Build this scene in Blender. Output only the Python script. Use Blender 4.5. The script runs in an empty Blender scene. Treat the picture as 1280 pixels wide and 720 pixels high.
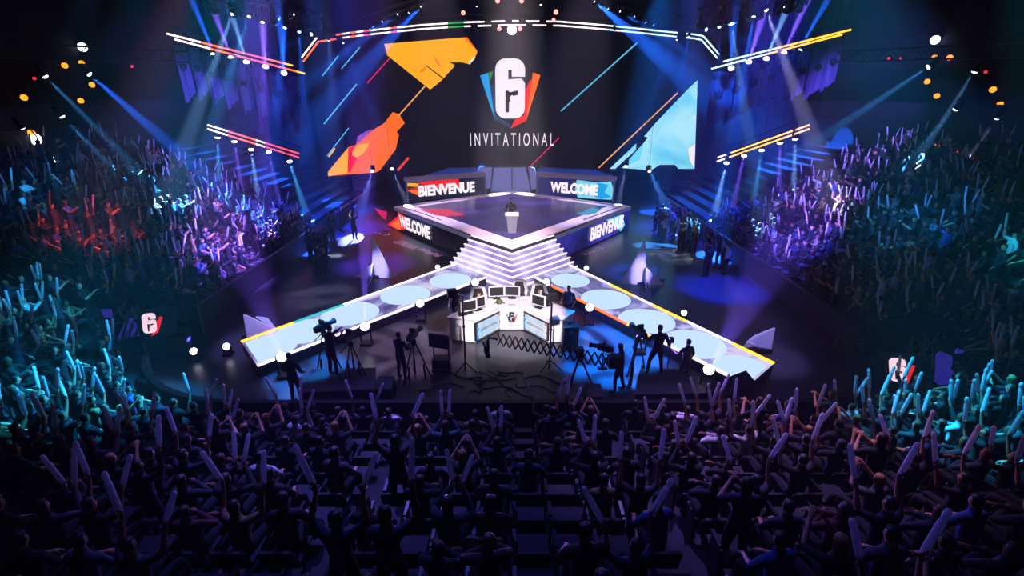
import bpy, bmesh, math, random
import numpy as np
from mathutils import Vector, Matrix

SC = bpy.context.scene
COL = SC.collection
R = math.radians

# ------------------------------------------------------------------ camera, world, exposure
CAM_H, CAM_PITCH, CAM_F = 8.7, 22.0, 600.0
cam = bpy.data.cameras.new('camera')
cam_ob = bpy.data.objects.new('camera', cam)
COL.objects.link(cam_ob)
cam.sensor_width = 36
cam.lens = 36 * CAM_F / 1280
cam.clip_start, cam.clip_end = .1, 200
cam_ob.location = (0, 0, CAM_H)
cam_ob.rotation_euler = (R(90 - CAM_PITCH), 0, 0)
SC.camera = cam_ob
vs = SC.view_settings
vs.view_transform = 'Standard'
vs.look = 'None'
vs.exposure = 0.0
vs.gamma = 1
vs.use_curve_mapping = False
cy = SC.cycles
cy.use_denoising = True
cy.max_bounces = 4
cy.diffuse_bounces = 2
cy.glossy_bounces = 2
cy.transmission_bounces = 3
cy.volume_bounces = 0
cy.use_light_tree = True
cy.sample_clamp_indirect = 4
cy.caustics_reflective = False
cy.caustics_refractive = False

HAZE = .0028
world = bpy.data.worlds.new('arena_air')
SC.world = world
world.use_nodes = True
wn = world.node_tree
wn.nodes['Background'].inputs[0].default_value = (.02, .03, .06, 1)
wn.nodes['Background'].inputs[1].default_value = 0.0
_s = wn.nodes.new('ShaderNodeVolumeScatter')
_s.inputs['Density'].default_value = HAZE
_s.inputs['Anisotropy'].default_value = 0.0
wn.links.new(_s.outputs[0], wn.nodes['World Output'].inputs['Volume'])

# pixel of the 1280x720 photograph -> point in the arena
_c, _sn = math.cos(R(CAM_PITCH)), math.sin(R(CAM_PITCH))
def ray(px, py):
    u, v = (px - 640) / CAM_F, (py - 360) / CAM_F
    return Vector((u, _c - v * _sn, -(_sn + v * _c)))
def atz(px, py, z):
    d = ray(px, py)
    return Vector((0, 0, CAM_H)) + d * ((z - CAM_H) / d.z)
def aty(px, py, y):
    d = ray(px, py)
    return Vector((0, 0, CAM_H)) + d * (y / d.y)
def atplane(px, py, p, n):
    d = ray(px, py); o = Vector((0, 0, CAM_H))
    return o + d * ((Vector(p) - o).dot(n) / d.dot(n))

# ------------------------------------------------------------------ materials
def lin(h):
    if isinstance(h, (tuple, list)): return tuple(h)[:3]
    h = h.lstrip('#'); c = [int(h[i:i + 2], 16) / 255 for i in (0, 2, 4)]
    return tuple(x / 12.92 if x <= .04045 else ((x + .055) / 1.055) ** 2.4 for x in c)
MATS = {}
def mat(name, col, rough=.6, metal=0, emit=None, es=1.0, var=.15, scale=6.0, bump=0.0, sample=True, spec=.5):
    if name in MATS: return MATS[name]
    m = bpy.data.materials.new(name); m.use_nodes = True
    nt = m.node_tree; b = nt.nodes['Principled BSDF']
    c = lin(col)
    tc = nt.nodes.new('ShaderNodeTexCoord'); nz = nt.nodes.new('ShaderNodeTexNoise')
    nz.inputs['Scale'].default_value = scale; nz.inputs['Detail'].default_value = 3
    nt.links.new(tc.outputs['Object'], nz.inputs['Vector'])
    rp = nt.nodes.new('ShaderNodeValToRGB')
    rp.color_ramp.elements[0].position = .3; rp.color_ramp.elements[1].position = .7
    rp.color_ramp.elements[0].color = tuple(x * (1 - var) for x in c) + (1,)
    rp.color_ramp.elements[1].color = tuple(min(1, x * (1 + var)) for x in c) + (1,)
    nt.links.new(nz.outputs[0], rp.inputs[0]); nt.links.new(rp.outputs[0], b.inputs['Base Color'])
    b.inputs['Roughness'].default_value = rough; b.inputs['Metallic'].default_value = metal
    b.inputs['Specular IOR Level'].default_value = spec
    if emit is not None:
        b.inputs['Emission Color'].default_value = lin(emit) + (1,)
        b.inputs['Emission Strength'].default_value = es
        if not sample: m.cycles.emission_sampling = 'NONE'
    if bump:
        bp = nt.nodes.new('ShaderNodeBump'); bp.inputs['Strength'].default_value = bump
        nt.links.new(nz.outputs[0], bp.inputs['Height']); nt.links.new(bp.outputs[0], b.inputs['Normal'])
    MATS[name] = m
    return m
def glow(name, col, es=1.0, sample=False):
    return mat(name, '101010', .4, emit=col, es=es, sample=sample)
def video(name, stops, es=1.0, scale=(1, 1, 1), nscale=1.0, detail=3, base='08080c', rough=.25, distort=1.0, spec=.5):
    """an LED surface whose picture is a noise pattern run through colour stops"""
    m = bpy.data.materials.new(name); m.use_nodes = True
    nt = m.node_tree; b = nt.nodes['Principled BSDF']
    b.inputs['Base Color'].default_value = lin(base) + (1,)
    b.inputs['Roughness'].default_value = rough
    b.inputs['Specular IOR Level'].default_value = spec
    tc = nt.nodes.new('ShaderNodeTexCoord'); mp = nt.nodes.new('ShaderNodeMapping')
    mp.inputs['Scale'].default_value = scale
    nz = nt.nodes.new('ShaderNodeTexNoise'); nz.inputs['Scale'].default_value = nscale
    nz.inputs['Detail'].default_value = detail; nz.inputs['Distortion'].default_value = distort
    rp = nt.nodes.new('ShaderNodeValToRGB')
    e = rp.color_ramp.elements
    while len(e) < len(stops): e.new(.5)
    for k, (p, c) in enumerate(stops):
        e[k].position = p; e[k].color = lin(c) + (1,)
    nt.links.new(tc.outputs['Object'], mp.inputs[0]); nt.links.new(mp.outputs[0], nz.inputs['Vector'])
    nt.links.new(nz.outputs[0], rp.inputs[0]); nt.links.new(rp.outputs[0], b.inputs['Emission Color'])
    b.inputs['Emission Strength'].default_value = es
    MATS[name] = m
    return m
def tinted(name, rough=.8):
    """cloth whose colour is the object's own colour"""
    m = bpy.data.materials.new(name); m.use_nodes = True
    nt = m.node_tree; b = nt.nodes['Principled BSDF']
    oi = nt.nodes.new('ShaderNodeObjectInfo'); nz = nt.nodes.new('ShaderNodeTexNoise'); nz.inputs['Scale'].default_value = 14
    mx = nt.nodes.new('ShaderNodeMix'); mx.data_type = 'RGBA'; mx.blend_type = 'MULTIPLY'
    mx.inputs['Factor'].default_value = .35
    nt.links.new(oi.outputs['Color'], mx.inputs['A']); nt.links.new(nz.outputs['Color'], mx.inputs['B'])
    nt.links.new(mx.outputs['Result'], b.inputs['Base Color']); b.inputs['Roughness'].default_value = rough
    MATS[name] = m
    return m

BLACK = mat('black_paint', '0b0b0d', .55)
BLACKM = mat('black_metal', '121216', .35, .6)
STEEL = mat('steel', '6d7078', .35, .9)
WHITE = mat('white_laminate', 'd9d6de', .35, var=.04)
DARKFAB = mat('dark_cloth', '0e0e12', .9)
SKIN = mat('skin', 'c08a6c', .55, var=.08)
SKIN_D = mat('skin_deep', '7a4d35', .55, var=.08)
SHIRT = tinted('shirt_cloth'); TROUSER = mat('trouser_cloth', '101116', .9); SHOE = mat('shoe_leather', '101010', .5)
HAIRS = {'dark': mat('hair_dark', '120d0a', .5), 'brown': mat('hair_brown', '3b2415', .5), 'blond': mat('hair_blond', '9a7440', .5), 'grey': mat('hair_grey', '77757a', .6)}

# ------------------------------------------------------------------ mesh builder
class MB:
    def __init__(s): s.v = []; s.f = []; s.m = []
    def add(s, vs, fs, mi=0):
        n = len(s.v); s.v += [Vector(p) for p in vs]
        for f in fs: s.f.append([n + i for i in f]); s.m.append(mi)
        return s
    def box(s, c, d, M=None, mi=0):
        x, y, z = d[0] / 2, d[1] / 2, d[2] / 2
        P = [Vector((a, b, e)) for a in (-x, x) for b in (-y, y) for e in (-z, z)]
        if M is not None: P = [M @ p for p in P]
        P = [p + Vector(c) for p in P]
        return s.add(P, [(0, 1, 3, 2), (4, 6, 7, 5), (0, 4, 5, 1), (2, 3, 7, 6), (0, 2, 6, 4), (1, 5, 7, 3)], mi)
    def bar(s, a, b, w, h, mi=0, up=(0, 0, 1)):
        a, b = Vector(a), Vector(b); d = b - a; L = d.length
        if L < 1e-6: return s
        y = d.normalized(); u = Vector(up)
        if abs(y.dot(u)) > .98: u = Vector((1, 0, 0))
        x = y.cross(u).normalized(); z = x.cross(y)
        M = Matrix((x, y, z)).transposed()
        return s.box((a + b) / 2, (w, L, h), M, mi)
    def tube(s, a, b, r, n=8, r2=None, mi=0, cap=True):
        a, b = Vector(a), Vector(b); d = (b - a)
        if d.length < 1e-6: return s
        d.normalize(); r2 = r if r2 is None else r2
        x = d.orthogonal().normalized(); y = d.cross(x)
        A = [a + (x * math.cos(t) + y * math.sin(t)) * r for t in [2 * math.pi * i / n for i in range(n)]]
        B = [b + (x * math.cos(t) + y * math.sin(t)) * r2 for t in [2 * math.pi * i / n for i in range(n)]]
        F = [(i, (i + 1) % n, n + (i + 1) % n, n + i) for i in range(n)]
        if cap: F += [tuple(range(n - 1, -1, -1)), tuple(range(n, 2 * n))]
        return s.add(A + B, F, mi)
    def lathe(s, prof, a, d, n=12, mi=0):
        a, d = Vector(a), Vector(d).normalized(); x = d.orthogonal().normalized(); y = d.cross(x)
        V = []
        for (r, h) in prof:
            V += [a + d * h + (x * math.cos(2 * math.pi * i / n) + y * math.sin(2 * math.pi * i / n)) * r for i in range(n)]
        F = []
        for k in range(len(prof) - 1):
            F += [(k * n + i, k * n + (i + 1) % n, (k + 1) * n + (i + 1) % n, (k + 1) * n + i) for i in range(n)]
        F += [tuple(range(n - 1, -1, -1)), tuple((len(prof) - 1) * n + i for i in range(n))]
        return s.add(V, F, mi)
    def prism(s, pts, off, mi=0, side=None):
        """pts: 3D polygon, off: extrusion vector"""
        n = len(pts); off = Vector(off)
        A = [Vector(p) for p in pts]; B = [p + off for p in A]
        k = len(s.v); s.v += A + B
        s.f.append([k + i for i in range(n)]); s.m.append(mi)
        s.f.append([k + n + i for i in range(n - 1, -1, -1)]); s.m.append(mi)
        for i in range(n):
            s.f.append([k + i, k + n + i, k + n + (i + 1) % n, k + (i + 1) % n]); s.m.append(mi if side is None else side)
        return s
    def truss(s, a, b, w=.35, step=.5, r=.025, mi=0):
        a, b = Vector(a), Vector(b); d = b - a; L = d.length; y = d.normalized()
        u = Vector((0, 0, 1)) if abs(y.z) < .9 else Vector((1, 0, 0))
        x = y.cross(u).normalized(); z = x.cross(y)
        C = [(x * p + z * q) * w / 2 for p, q in ((1, 1), (-1, 1), (-1, -1), (1, -1))]
        for c in C: s.tube(a + c, b + c, r, 6, mi=mi)
        n = max(1, int(L / step))
        for i in range(n):
            p, q = a + d * (i / n), a + d * ((i + 1) / n)
            for k in range(4):
                c1, c2 = C[k], C[(k + 1) % 4]
                if i % 2: c1, c2 = c2, c1
                s.tube(p + c1, q + c2, r * .55, 4, mi=mi, cap=False)
        return s
    def build(s, name, mats, parent=None, origin=None, smooth=False, bevel=0):
        me = bpy.data.meshes.new(name)
        o0 = Vector(origin) if origin is not None else Vector((0, 0, 0))
        me.from_pydata([tuple(p - o0) for p in s.v], [], s.f)
        if not isinstance(mats, (list, tuple)): mats = [mats]
        for m in mats: me.materials.append(m)
        me.polygons.foreach_set('material_index', s.m)
        bm = bmesh.new(); bm.from_mesh(me); bmesh.ops.recalc_face_normals(bm, faces=bm.faces); bm.to_mesh(me); bm.free()
        if smooth: me.polygons.foreach_set('use_smooth', [True] * len(me.polygons))
        me.update()
        o = bpy.data.objects.new(name, me); COL.objects.link(o)
        if parent is not None: o.parent = parent
        elif origin is not None: o.location = o0
        if bevel:
            b = o.modifiers.new('bevel', 'BEVEL'); b.width = bevel; b.segments = 2; b.limit_method = 'ANGLE'
        return o
def tag(o, label=None, cat=None, group=None, kind=None):
    if label: o['label'] = label
    if cat: o['category'] = cat
    if group: o['group'] = group
    if kind: o['kind'] = kind
    return o
def thing(name, label, cat, loc=(0, 0, 0), rz=0, group=None):
    o = bpy.data.objects.new(name, None); COL.objects.link(o); o.empty_display_size = .2
    o.location = loc; o.rotation_euler = (0, 0, rz)
    return tag(o, label, cat, group)
def copy_tree(o, parent=None):
    c = o.copy(); COL.objects.link(c); c.parent = parent
    for ch in list(o.children):
        if ch.type == 'LIGHT': continue
        copy_tree(ch, c)
    return c
def spot(name, p, t, col, w, ang, blend=.25, size=.05, parent=None, gobo=None):
    l = bpy.data.lights.new(name, 'SPOT'); l.energy = w * (6.0 if name == 'beam' else 1); l.color = lin(col)
    l.spot_size = R(ang); l.spot_blend = blend; l.shadow_soft_size = size
    o = bpy.data.objects.new(name, l); COL.objects.link(o)
    p, t = Vector(p), Vector(t)
    o.matrix_world = Matrix.Translation(p) @ (t - p).to_track_quat('-Z', 'Y').to_matrix().to_4x4()
    if parent is not None:
        o.parent = parent; o.matrix_parent_inverse = Matrix.Translation(parent.location).inverted()
    if gobo:
        l.use_nodes = True; nt = l.node_tree; em = nt.nodes['Emission']
        tc = nt.nodes.new('ShaderNodeTexCoord'); nz = nt.nodes.new('ShaderNodeTexNoise')
        nz.inputs['Scale'].default_value = gobo; nz.inputs['Detail'].default_value = 1.5; nz.inputs['Distortion'].default_value = 1.5
        rp = nt.nodes.new('ShaderNodeValToRGB'); rp.color_ramp.elements[0].position = .48; rp.color_ramp.elements[1].position = .54
        rp.color_ramp.elements[0].color = (.12, .12, .12, 1)
        nt.links.new(tc.outputs['Normal'], nz.inputs['Vector']); nt.links.new(nz.outputs[0], rp.inputs[0])
        nt.links.new(rp.outputs[0], em.inputs['Strength'])
    return o

def textmesh(txt, bold=.0, ext=.0):
    """flat outline of a word, normalised to a 1 x 1 box: (verts2d, faces)"""
    cu = bpy.data.curves.new('t', 'FONT'); cu.body = txt; cu.size = 1; cu.offset = bold; cu.resolution_u = 4
    o = bpy.data.objects.new('t', cu); COL.objects.link(o)
    dg = bpy.context.evaluated_depsgraph_get()
    me = bpy.data.meshes.new_from_object(o.evaluated_get(dg))
    V = [v.co.copy() for v in me.vertices]; F = [tuple(p.vertices) for p in me.polygons]
    bpy.data.objects.remove(o); bpy.data.curves.remove(cu); bpy.data.meshes.remove(me)
    x0, x1 = min(v.x for v in V), max(v.x for v in V); y0, y1 = min(v.y for v in V), max(v.y for v in V)
    return [((v.x - x0) / (x1 - x0), (v.y - y0) / (y1 - y0)) for v in V], F
def put_text(mb, txt, org, ux, uy, w, h, nrm, lift=.01, mi=0, bold=.02):
    """word laid in the plane org + a*ux + b*uy, w x h big"""
    V, F = textmesh(txt, bold)
    org, ux, uy, nrm = Vector(org), Vector(ux), Vector(uy), Vector(nrm)
    mb.add([org + ux * (a * w) + uy * (b * h) + nrm * lift for a, b in V], F, mi)

# the emblem, in units of its own height (y up), origin at bottom centre of the whole mark
def _rr(x0, y0, x1, y1, r, corners=(1, 1, 1, 1), n=6):
    out = []
    cs = [((x1 - r, y1 - r), 0, (x1, y1)), ((x0 + r, y1 - r), 90, (x0, y1)), ((x0 + r, y0 + r), 180, (x0, y0)), ((x1 - r, y0 + r), 270, (x1, y0))]
    for k, ((cx, cyy), a0, cn) in enumerate(cs):
        if corners[k]:
            out += [(cx + r * math.cos(R(a0 + 90 * i / n)), cyy + r * math.sin(R(a0 + 90 * i / n))) for i in range(n + 1)]
        else: out.append(cn)
    return out
def emblem(mb, org, ux, uy, h, nrm, lift, idx, wings=True):
    """idx: dict six, cut, blue, green, navy, red, orange -> material index"""
    org, ux, uy, nrm = Vector(org), Vector(ux), Vector(uy), Vector(nrm)
    def T(p): return ((p[0] - 298) / 457, (522 - p[1]) / 457)
    def put(pts, key, k):
        pp = [org + ux * (a * h) + uy * (b * h) + nrm * (lift * k) for a, b in pts]
        mb.add(pp, [tuple(range(len(pp)))], idx[key])
    if wings:
        put([T(p) for p in ((90, 172), (145, 155), (190, 462))], 'blue', 1)
        put([T(p) for p in ((145, 155), (183, 144), (156, 214))], 'green', 1)
        put([T(p) for p in ((156, 214), (200, 260), (200, 440), (300, 488), (300, 521), (190, 462))], 'navy', 1)
        put([T(p) for p in ((455, 152), (507, 170), (412, 466))], 'orange', 1)
        put([T(p) for p in ((438, 195), (400, 270), (395, 430), (330, 460), (300, 521), (412, 466), (447, 205))], 'red', 1)
    top = [T((a, 0)) for a in (195,)]
    sx = lambda x: T((x, 0))[0]
    sy = lambda y: T((0, y))[1]
    put(_rr(sx(195), sy(452), sx(401), sy(65), .155), 'six', 2)
    put([T(p) for p in ((285, 140), (292, 136), (304, 136), (309, 142), (309, 180), (404, 180), (404, 196), (394, 190), (340, 192), (296, 196), (285, 196))], 'cut', 3)
    put([T(p) for p in ((265, 272), (275, 266), (290, 272), (292, 280), (350, 266), (355, 296), (318, 302), (312, 296), (300, 304), (294, 318), (300, 334), (290, 345), (289, 410), (265, 410))], 'cut', 3)
    put([T(p) for p in ((404, 190), (404, 240), (399, 218), (385, 200), (370, 192))], 'cut', 3)
# ------------------------------------------------------------------ setting
CONC = mat('arena_floor', '3a3942', .34, scale=1.2, var=.25, bump=.03)
TERR = mat('terrace_concrete', '1b1b20', .8, scale=2)
WALLM = mat('dark_wall', '0a0b10', .85)
g = MB(); g.box((0, 20, -.15), (64, 66, .3)); tag(g.build('floor', CONC), kind='structure')
g = MB(); g.box((0, 20, 21.1), (64, 66, .2)); tag(g.build('ceiling', WALLM), kind='structure')
g = MB(); g.box((0, 52.8, 10.5), (64, .4, 21)); tag(g.build('wall_back', WALLM), kind='structure')
g = MB(); g.box((0, -12.8, 10.5), (64, .4, 21)); tag(g.build('wall_front', WALLM), kind='structure')
g = MB(); g.box((-31.8, 20, 10.5), (.4, 65.6, 21)); tag(g.build('wall_left', WALLM), kind='structure')
g = MB(); g.box((31.8, 20, 10.5), (.4, 65.6, 21)); tag(g.build('wall_right', WALLM), kind='structure')

# seating bowl: base curve at the rink edge with outward normals
BX, BY, BR, FX = 12.3, 15.8, 5.0, 7.3          # side x, corner centre y, corner radius, corner centre x
FY = BY - BR                                     # front barrier y
ROW, RISE, R0, Z0 = .85, .36, .9, .25
def bowl(sec, t, r):
    """sec: 'L','LC','F','RC','R'; t: y for sides, degrees for corners, x for the front -> (x, y)"""
    if sec == 'L': return (-BX - r, t)
    if sec == 'R': return (BX + r, t)
    if sec == 'F': return (t, FY - r)
    a = R(t); sgn = -1 if sec == 'LC' else 1     # 0 deg = straight to the front, 90 = side
    return (sgn * (FX + (BR + r) * math.sin(a)), BY - (BR + r) * math.cos(a))
def bowl_dir(sec, t):
    """unit vector towards the rink"""
    if sec == 'L': return Vector((1, 0, 0))
    if sec == 'R': return Vector((-1, 0, 0))
    if sec == 'F': return Vector((0, 1, 0))
    a = R(t); sgn = -1 if sec == 'LC' else 1
    return Vector((-sgn * math.sin(a), math.cos(a), 0))
def in_gate(x, y, r): return (x < -10.5 and r < 2.6 and 13.4 < y < 17.4) or (x > 10.5 and r < 2.6 and 11.4 < y < 15.2)
def row_r(k): return R0 + ROW * k
def row_z(k): return Z0 + RISE * k
NR = 14
sections = [('L', [y for y in np.arange(44, BY - .01, -1.0)]), ('LC', list(np.arange(90, -.01, -7.5))), ('F', list(np.arange(-FX, FX + .01, 1.46))),
            ('RC', list(np.arange(0, 90.1, 7.5))), ('R', list(np.arange(BY, 44.1, 1.0)))]
path = [(s, float(t)) for s, ts in sections for t in ts]
g = MB()
for k in range(NR):
    ra, rb = row_r(k) - .45, row_r(k) + .4
    z, zn = row_z(k), row_z(k + 1)
    for (s1, t1), (s2, t2) in zip(path[:-1], path[1:]):
        if s1 != s2 and k >= 0: pass
        if s1 == 'F' and k > 10: continue
        if s1 in ('LC', 'RC') and k > 10 and (t1 < 40): continue
        a, b = bowl(s1, t1, ra), bowl(s2, t2, ra); c, d = bowl(s2, t2, rb), bowl(s1, t1, rb)
        if in_gate((a[0] + c[0]) / 2, (a[1] + c[1]) / 2, row_r(k)): continue
        g.add([(a[0], a[1], z), (b[0], b[1], z), (c[0], c[1], z), (d[0], d[1], z), (c[0], c[1], zn), (d[0], d[1], zn),
               (a[0], a[1], z - RISE), (b[0], b[1], z - RISE)],
              [(0, 1, 2, 3), (3, 2, 4, 5), (6, 7, 1, 0)])
tag(g.build('floor_terrace', TERR), kind='structure')
# rink barrier: black boards with a slim cap
g = MB(); cap = MB()
for (s1, t1), (s2, t2) in zip(path[:-1], path[1:]):
    a, b = bowl(s1, t1, .0), bowl(s2, t2, .0)
    if (Vector(a) - Vector(b)).length < .05: continue
    if in_gate((a[0] + b[0]) / 2, (a[1] + b[1]) / 2, 0): continue
    g.bar((a[0], a[1], .5), (b[0], b[1], .5), .12, 1.0); cap.bar((a[0], a[1], 1.03), (b[0], b[1], 1.03), .16, .06)
bar = tag(g.build('wall_barrier', mat('barrier_board', '07070a', .6)), kind='structure')
cap.build('barrier_cap', BLACKM, bar)
# upper balcony walls behind the last row
g = MB()
for sgn in (-1, 1):
    g.box((sgn * 25.2, 22, 3.5), (.3, 60, 7.0)); g.box((sgn * 28.4, 22, 7.1), (6.2, 60, .2)); g.box((sgn * 25.3, 22, 7.7), (.1, 60, 1.0))
tag(g.build('wall_gallery', mat('gallery_wall', '0d0e14', .8)), kind='structure')
# roof beams
ROOF = mat('roof_steel', '2a2f3d', .6, .4)
for n, (a, b) in enumerate([((-30, 30, 17.5), (-16, 12, 18.5)), ((-26, 40, 16), (-20, 22, 19)), ((-28, 22, 17), (-14, 26, 17)), ((30, 30, 17.5), (16, 12, 18.5)), ((26, 40, 16), (20, 22, 19)), ((28, 22, 17), (14, 26, 17))]):
    g = MB(); g.truss(a, b, 1.3, 1.3, .09); tag(g.build('roof_beam', ROOF), kind='structure')

# ------------------------------------------------------------------ giant screen
SY = 43.0
V3 = lambda x, y: aty(x, y, SY)
BG = video('screen_black', [(.3, '04060c'), (.55, '060a1a'), (.75, '0a1540')], 1.0, (.05, 1, .08), 1.0, 1, '020203', .6, 1.0, .0)
pal = {'yel': glow('led_yellow', 'ffac04', 1.15), 'ora': glow('led_orange', 'ff6a06', 1.15), 'dko': glow('led_deep_orange', 'e84010', 1.1), 'red': glow('led_red', 'f4140c', 1.1),
       'cya': glow('led_cyan', '78dcf4', 1.0), 'ice': video('led_ice', [(.3, '5cc4ec'), (.5, '80dcf4'), (.7, 'b4f0ff')], 1.0, (.3, 1, .3), 1.0, 3), 'blu': glow('led_blue', '18a4ee', 1.0), 'grn': glow('led_green', '1c9444', 1.0),
       'nav': glow('led_navy', '12305c', 1.0), 'mag': glow('led_magenta', 'd4205c', 1.0), 'whi': glow('led_white', 'f6eaf6', 1.1), 'blk': glow('led_black', '06080e', 1.0),
       'lin': glow('led_line', '5ec8f0', 1.0), 'lor': glow('led_amber', 'ffb060', 1.0), 'pur': glow('led_purple', '9c50c0', 1.0)}
PK = list(pal.keys()); PI = {k: i for i, k in enumerate(PK)}
wall = thing('video_wall', 'giant black video wall showing the white number 6 emblem above the stage', 'screen', (0, SY, 2))
x0, x1 = -16.6, 16.3; z0, z1 = 2.35, 13.4
g = MB(); g.box(((x0 + x1) / 2, SY + .22, (z0 + z1) / 2), (x1 - x0, .4, z1 - z0)); g.build('display_panel', BG, wall, wall.location)
g = MB()
for a, b in (((x0, z0), (x1, z0)), ((x1, z0), (x1, z1)), ((x1, z1), (x0, z1)), ((x0, z1), (x0, z0))):
    g.bar((a[0], SY + .2, a[1]), (b[0], SY + .2, b[1]), .5, .12, up=(0, 1, 0))
for x in np.arange(x0 + 2, x1, 4): g.box((x, SY + .9, (z0 + z1) / 2 - 1), (.2, .2, z1 - z0 + 2))
g.build('frame', BLACKM, wall, wall.location)
g = MB()
def poly(pts, key, k=1):
    pp = [V3(*p) + Vector((0, -.012 * k, 0)) for p in pts]
    g.add(pp, [tuple(range(len(pp)))], PI[key])
def zo(pts, ox, oy, s): return [(ox + a / s, oy + b / s) for a, b in pts]
poly(zo([(548, 250), (1020, 212), (1080, 292), (1060, 340), (1030, 365), (990, 355), (950, 355), (915, 352), (950, 372), (945, 380), (900, 430), (885, 450), (810, 510), (565, 315)], 360, 0, 4.557), 'yel')
poly(zo([(1000, 214), (1020, 212), (1080, 292), (1045, 262)], 360, 0, 4.557), 'ora', 2)
poly(zo([(780, 372), (790, 372), (890, 446), (884, 452)], 360, 0, 4.557), 'blk', 2)
poly(zo([(830, 310), (875, 380), (845, 360)], 360, 0, 4.557), 'ora', 2)
poly(zo([(750, 410), (780, 380), (790, 390), (762, 415)], 360, 0, 4.557), 'ora', 2)
poly(zo([(1060, 320), (1066, 330), (1035, 368), (1028, 362)], 360, 0, 4.557), 'whi', 2)
poly([(491, 140), (499, 143), (506, 154), (495.6, 165), (498.8, 168), (494.7, 186.6), (475, 212.8), (469, 215.6), (410, 220), (410, 214.7), (435.6, 183.8), (445, 181), (465.6, 163), (480.6, 153.8)], 'ora')
poly(zo([(185, 190), (240, 168), (215, 215), (250, 255), (205, 340), (185, 352)], 400, 150, 5.333), 'red', 2)
poly(zo([(220, 200), (260, 165), (335, 150), (290, 225), (245, 250), (215, 235)], 400, 150, 5.333), 'yel', 3)
poly(zo([(55, 375), (55, 345), (190, 185), (185, 352)], 400, 150, 5.333), 'yel', 2)
poly(zo([(205, 342), (280, 255), (500, 190), (400, 335), (370, 350)], 400, 150, 5.333), 'ora', 2)
poly(zo([(250, 110), (290, 85), (345, 60), (330, 100), (280, 140), (240, 165)], 400, 150, 5.333), 'pur', 1)
poly([(872, 100), (861.6, 109.7), (820, 153), (805, 170.6), (809.7, 172), (805, 178), (777, 210), (814, 212.8), (824.7, 206), (843.4, 206), (848, 211), (868, 211)], 'ice')
poly([(762, 211), (795.6, 179), (794.7, 187.5), (769, 211)], 'ice')
poly([(868, 211), (862, 200), (860, 186), (869, 180)], 'whi', 2)
poly([(805, 178), (800, 200), (777, 210)], 'cya', 2)
for (a, b, c, d, key, w) in [(403, 95, 423, 70, 'lin', .09), (427, 86, 450, 59, 'lin', .09), (405, 155, 446, 105, 'lin', .1), (459, 104, 487, 73, 'mag', .1), (498, 145, 532, 107, 'lor', .1), (701, 139, 797, 53, 'lin', .11),
                             (748, 210, 847, 116, 'lor', .11), (662, 209, 699, 172, 'mag', .1), (409, 195, 436, 160, 'lin', .08), (411, 196, 419, 185, 'yel', .14), (497, 213, 511, 197, 'dko', .2)]:
    p, q = V3(a, b), V3(c, d); t = (q - p).normalized(); nn = Vector((t.z, 0, -t.x)) * w / 2; o = Vector((0, -.03, 0))
    g.add([p + nn + o, q + nn + o, q - nn + o, p - nn + o], [(0, 1, 2, 3)], PI[key])
bot = V3(640, 161); h = (V3(640, 73) - bot).length
eidx = dict(six=PI['whi'], cut=PI['blk'], blue=PI['blu'], green=PI['grn'], navy=PI['nav'], red=PI['red'], orange=PI['ora'])
emblem(g, bot + Vector((-.15, -.02, 0)), (1, 0, 0), (0, 0, 1), h, (0, -1, 0), .015, eidx)
a, b = V3(588, 182.5), V3(692, 182.5)
put_text(g, 'I N V I T A T I O N A L', a, (1, 0, 0), (0, 0, 1), (b - a).length, (V3(640, 166) - V3(640, 182.5)).length, (0, -1, 0), .05, PI['whi'], .006)
tag(g.build('screen_picture', [pal[k] for k in PK], wall, wall.location), 'orange, yellow and ice blue shapes, thin lines and the white 6 over INVITATIONAL')

# ------------------------------------------------------------------ arched light truss above the screen
TY = 40.5
def tri(pts): return [aty(x, y, TY) for x, y in pts]
arc = [(377, 72), (396, 47), (412, 45), (437, 41), (480, 36), (530, 31), (580, 28), (640, 26), (700, 27), (750, 31), (800, 36), (837, 40), (868, 43), (879, 45), (899, 68)]
T = thing('arched_truss', 'long arched black truss with two broken LED lines over the screen', 'truss', aty(640, 26, TY))
g = MB()
AP = tri([(x, y - 3) for x, y in arc])
for p, q in zip(AP[:-1], AP[1:]): g.truss(p + Vector((0, .4, .2)), q + Vector((0, .4, .2)), .4, .5, .03)
g.build('truss_frame', BLACKM, T, T.location)
NW, NO, NR_, NG, NB = glow('neon_white', 'fff0f4', 2.0), glow('neon_orange', 'ff6a20', 2.0), glow('neon_red', 'ff5048', 1.8), glow('neon_green', '18b050', 1.2), glow('neon_ice', 'bfdcff', 2.0)
NY = glow('neon_yellow', 'ffb81c', 2.2)
NM = [NW, NO, NR_, NG, NB, NY]
for row in (0, 1):
    g = MB()
    P = tri([(x + (2 if row and x < 400 else (-2 if row and x > 870 else 0)), y + (5 if row else 0)) for x, y in arc])
    for i, (p, q) in enumerate(zip(P[:-1], P[1:])):
        n = max(1, int((q - p).length / .5))
        for j in range(n):
            a, b = p.lerp(q, j / n), p.lerp(q, (j + .98) / n); X = a.x
            if 0 < i < 3 and (j * 7 + row * 3) % 5 == 0 or abs(X) < 3.4 and (j * 5 + i + row) % 3 == 0 or (i in (11, 12) and j % 3 == 1): continue
            if X < -11.5: mi = (0, 1, 2, 1)[(j + i) % 4] if i else (0 if row == 0 else 1)
            elif X < -5.2: mi = (0, 2, 0, 0)[(j + i) % 4] if X < -8 else 0
            elif X < -3.8: mi = 3
            elif X < 7: mi = 0
            else: mi = 4
            g.bar(a, b, .07, .09, mi)
    for p, q in zip(P[:-1], P[1:]): g.bar(p + Vector((0, .06, 0)), q + Vector((0, .06, 0)), .08, .06, 6)
    tag(g.build('light_strip', NM + [BLACKM], T, T.location), 'broken LED line shading from orange at one end to ice white at the other')
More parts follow.
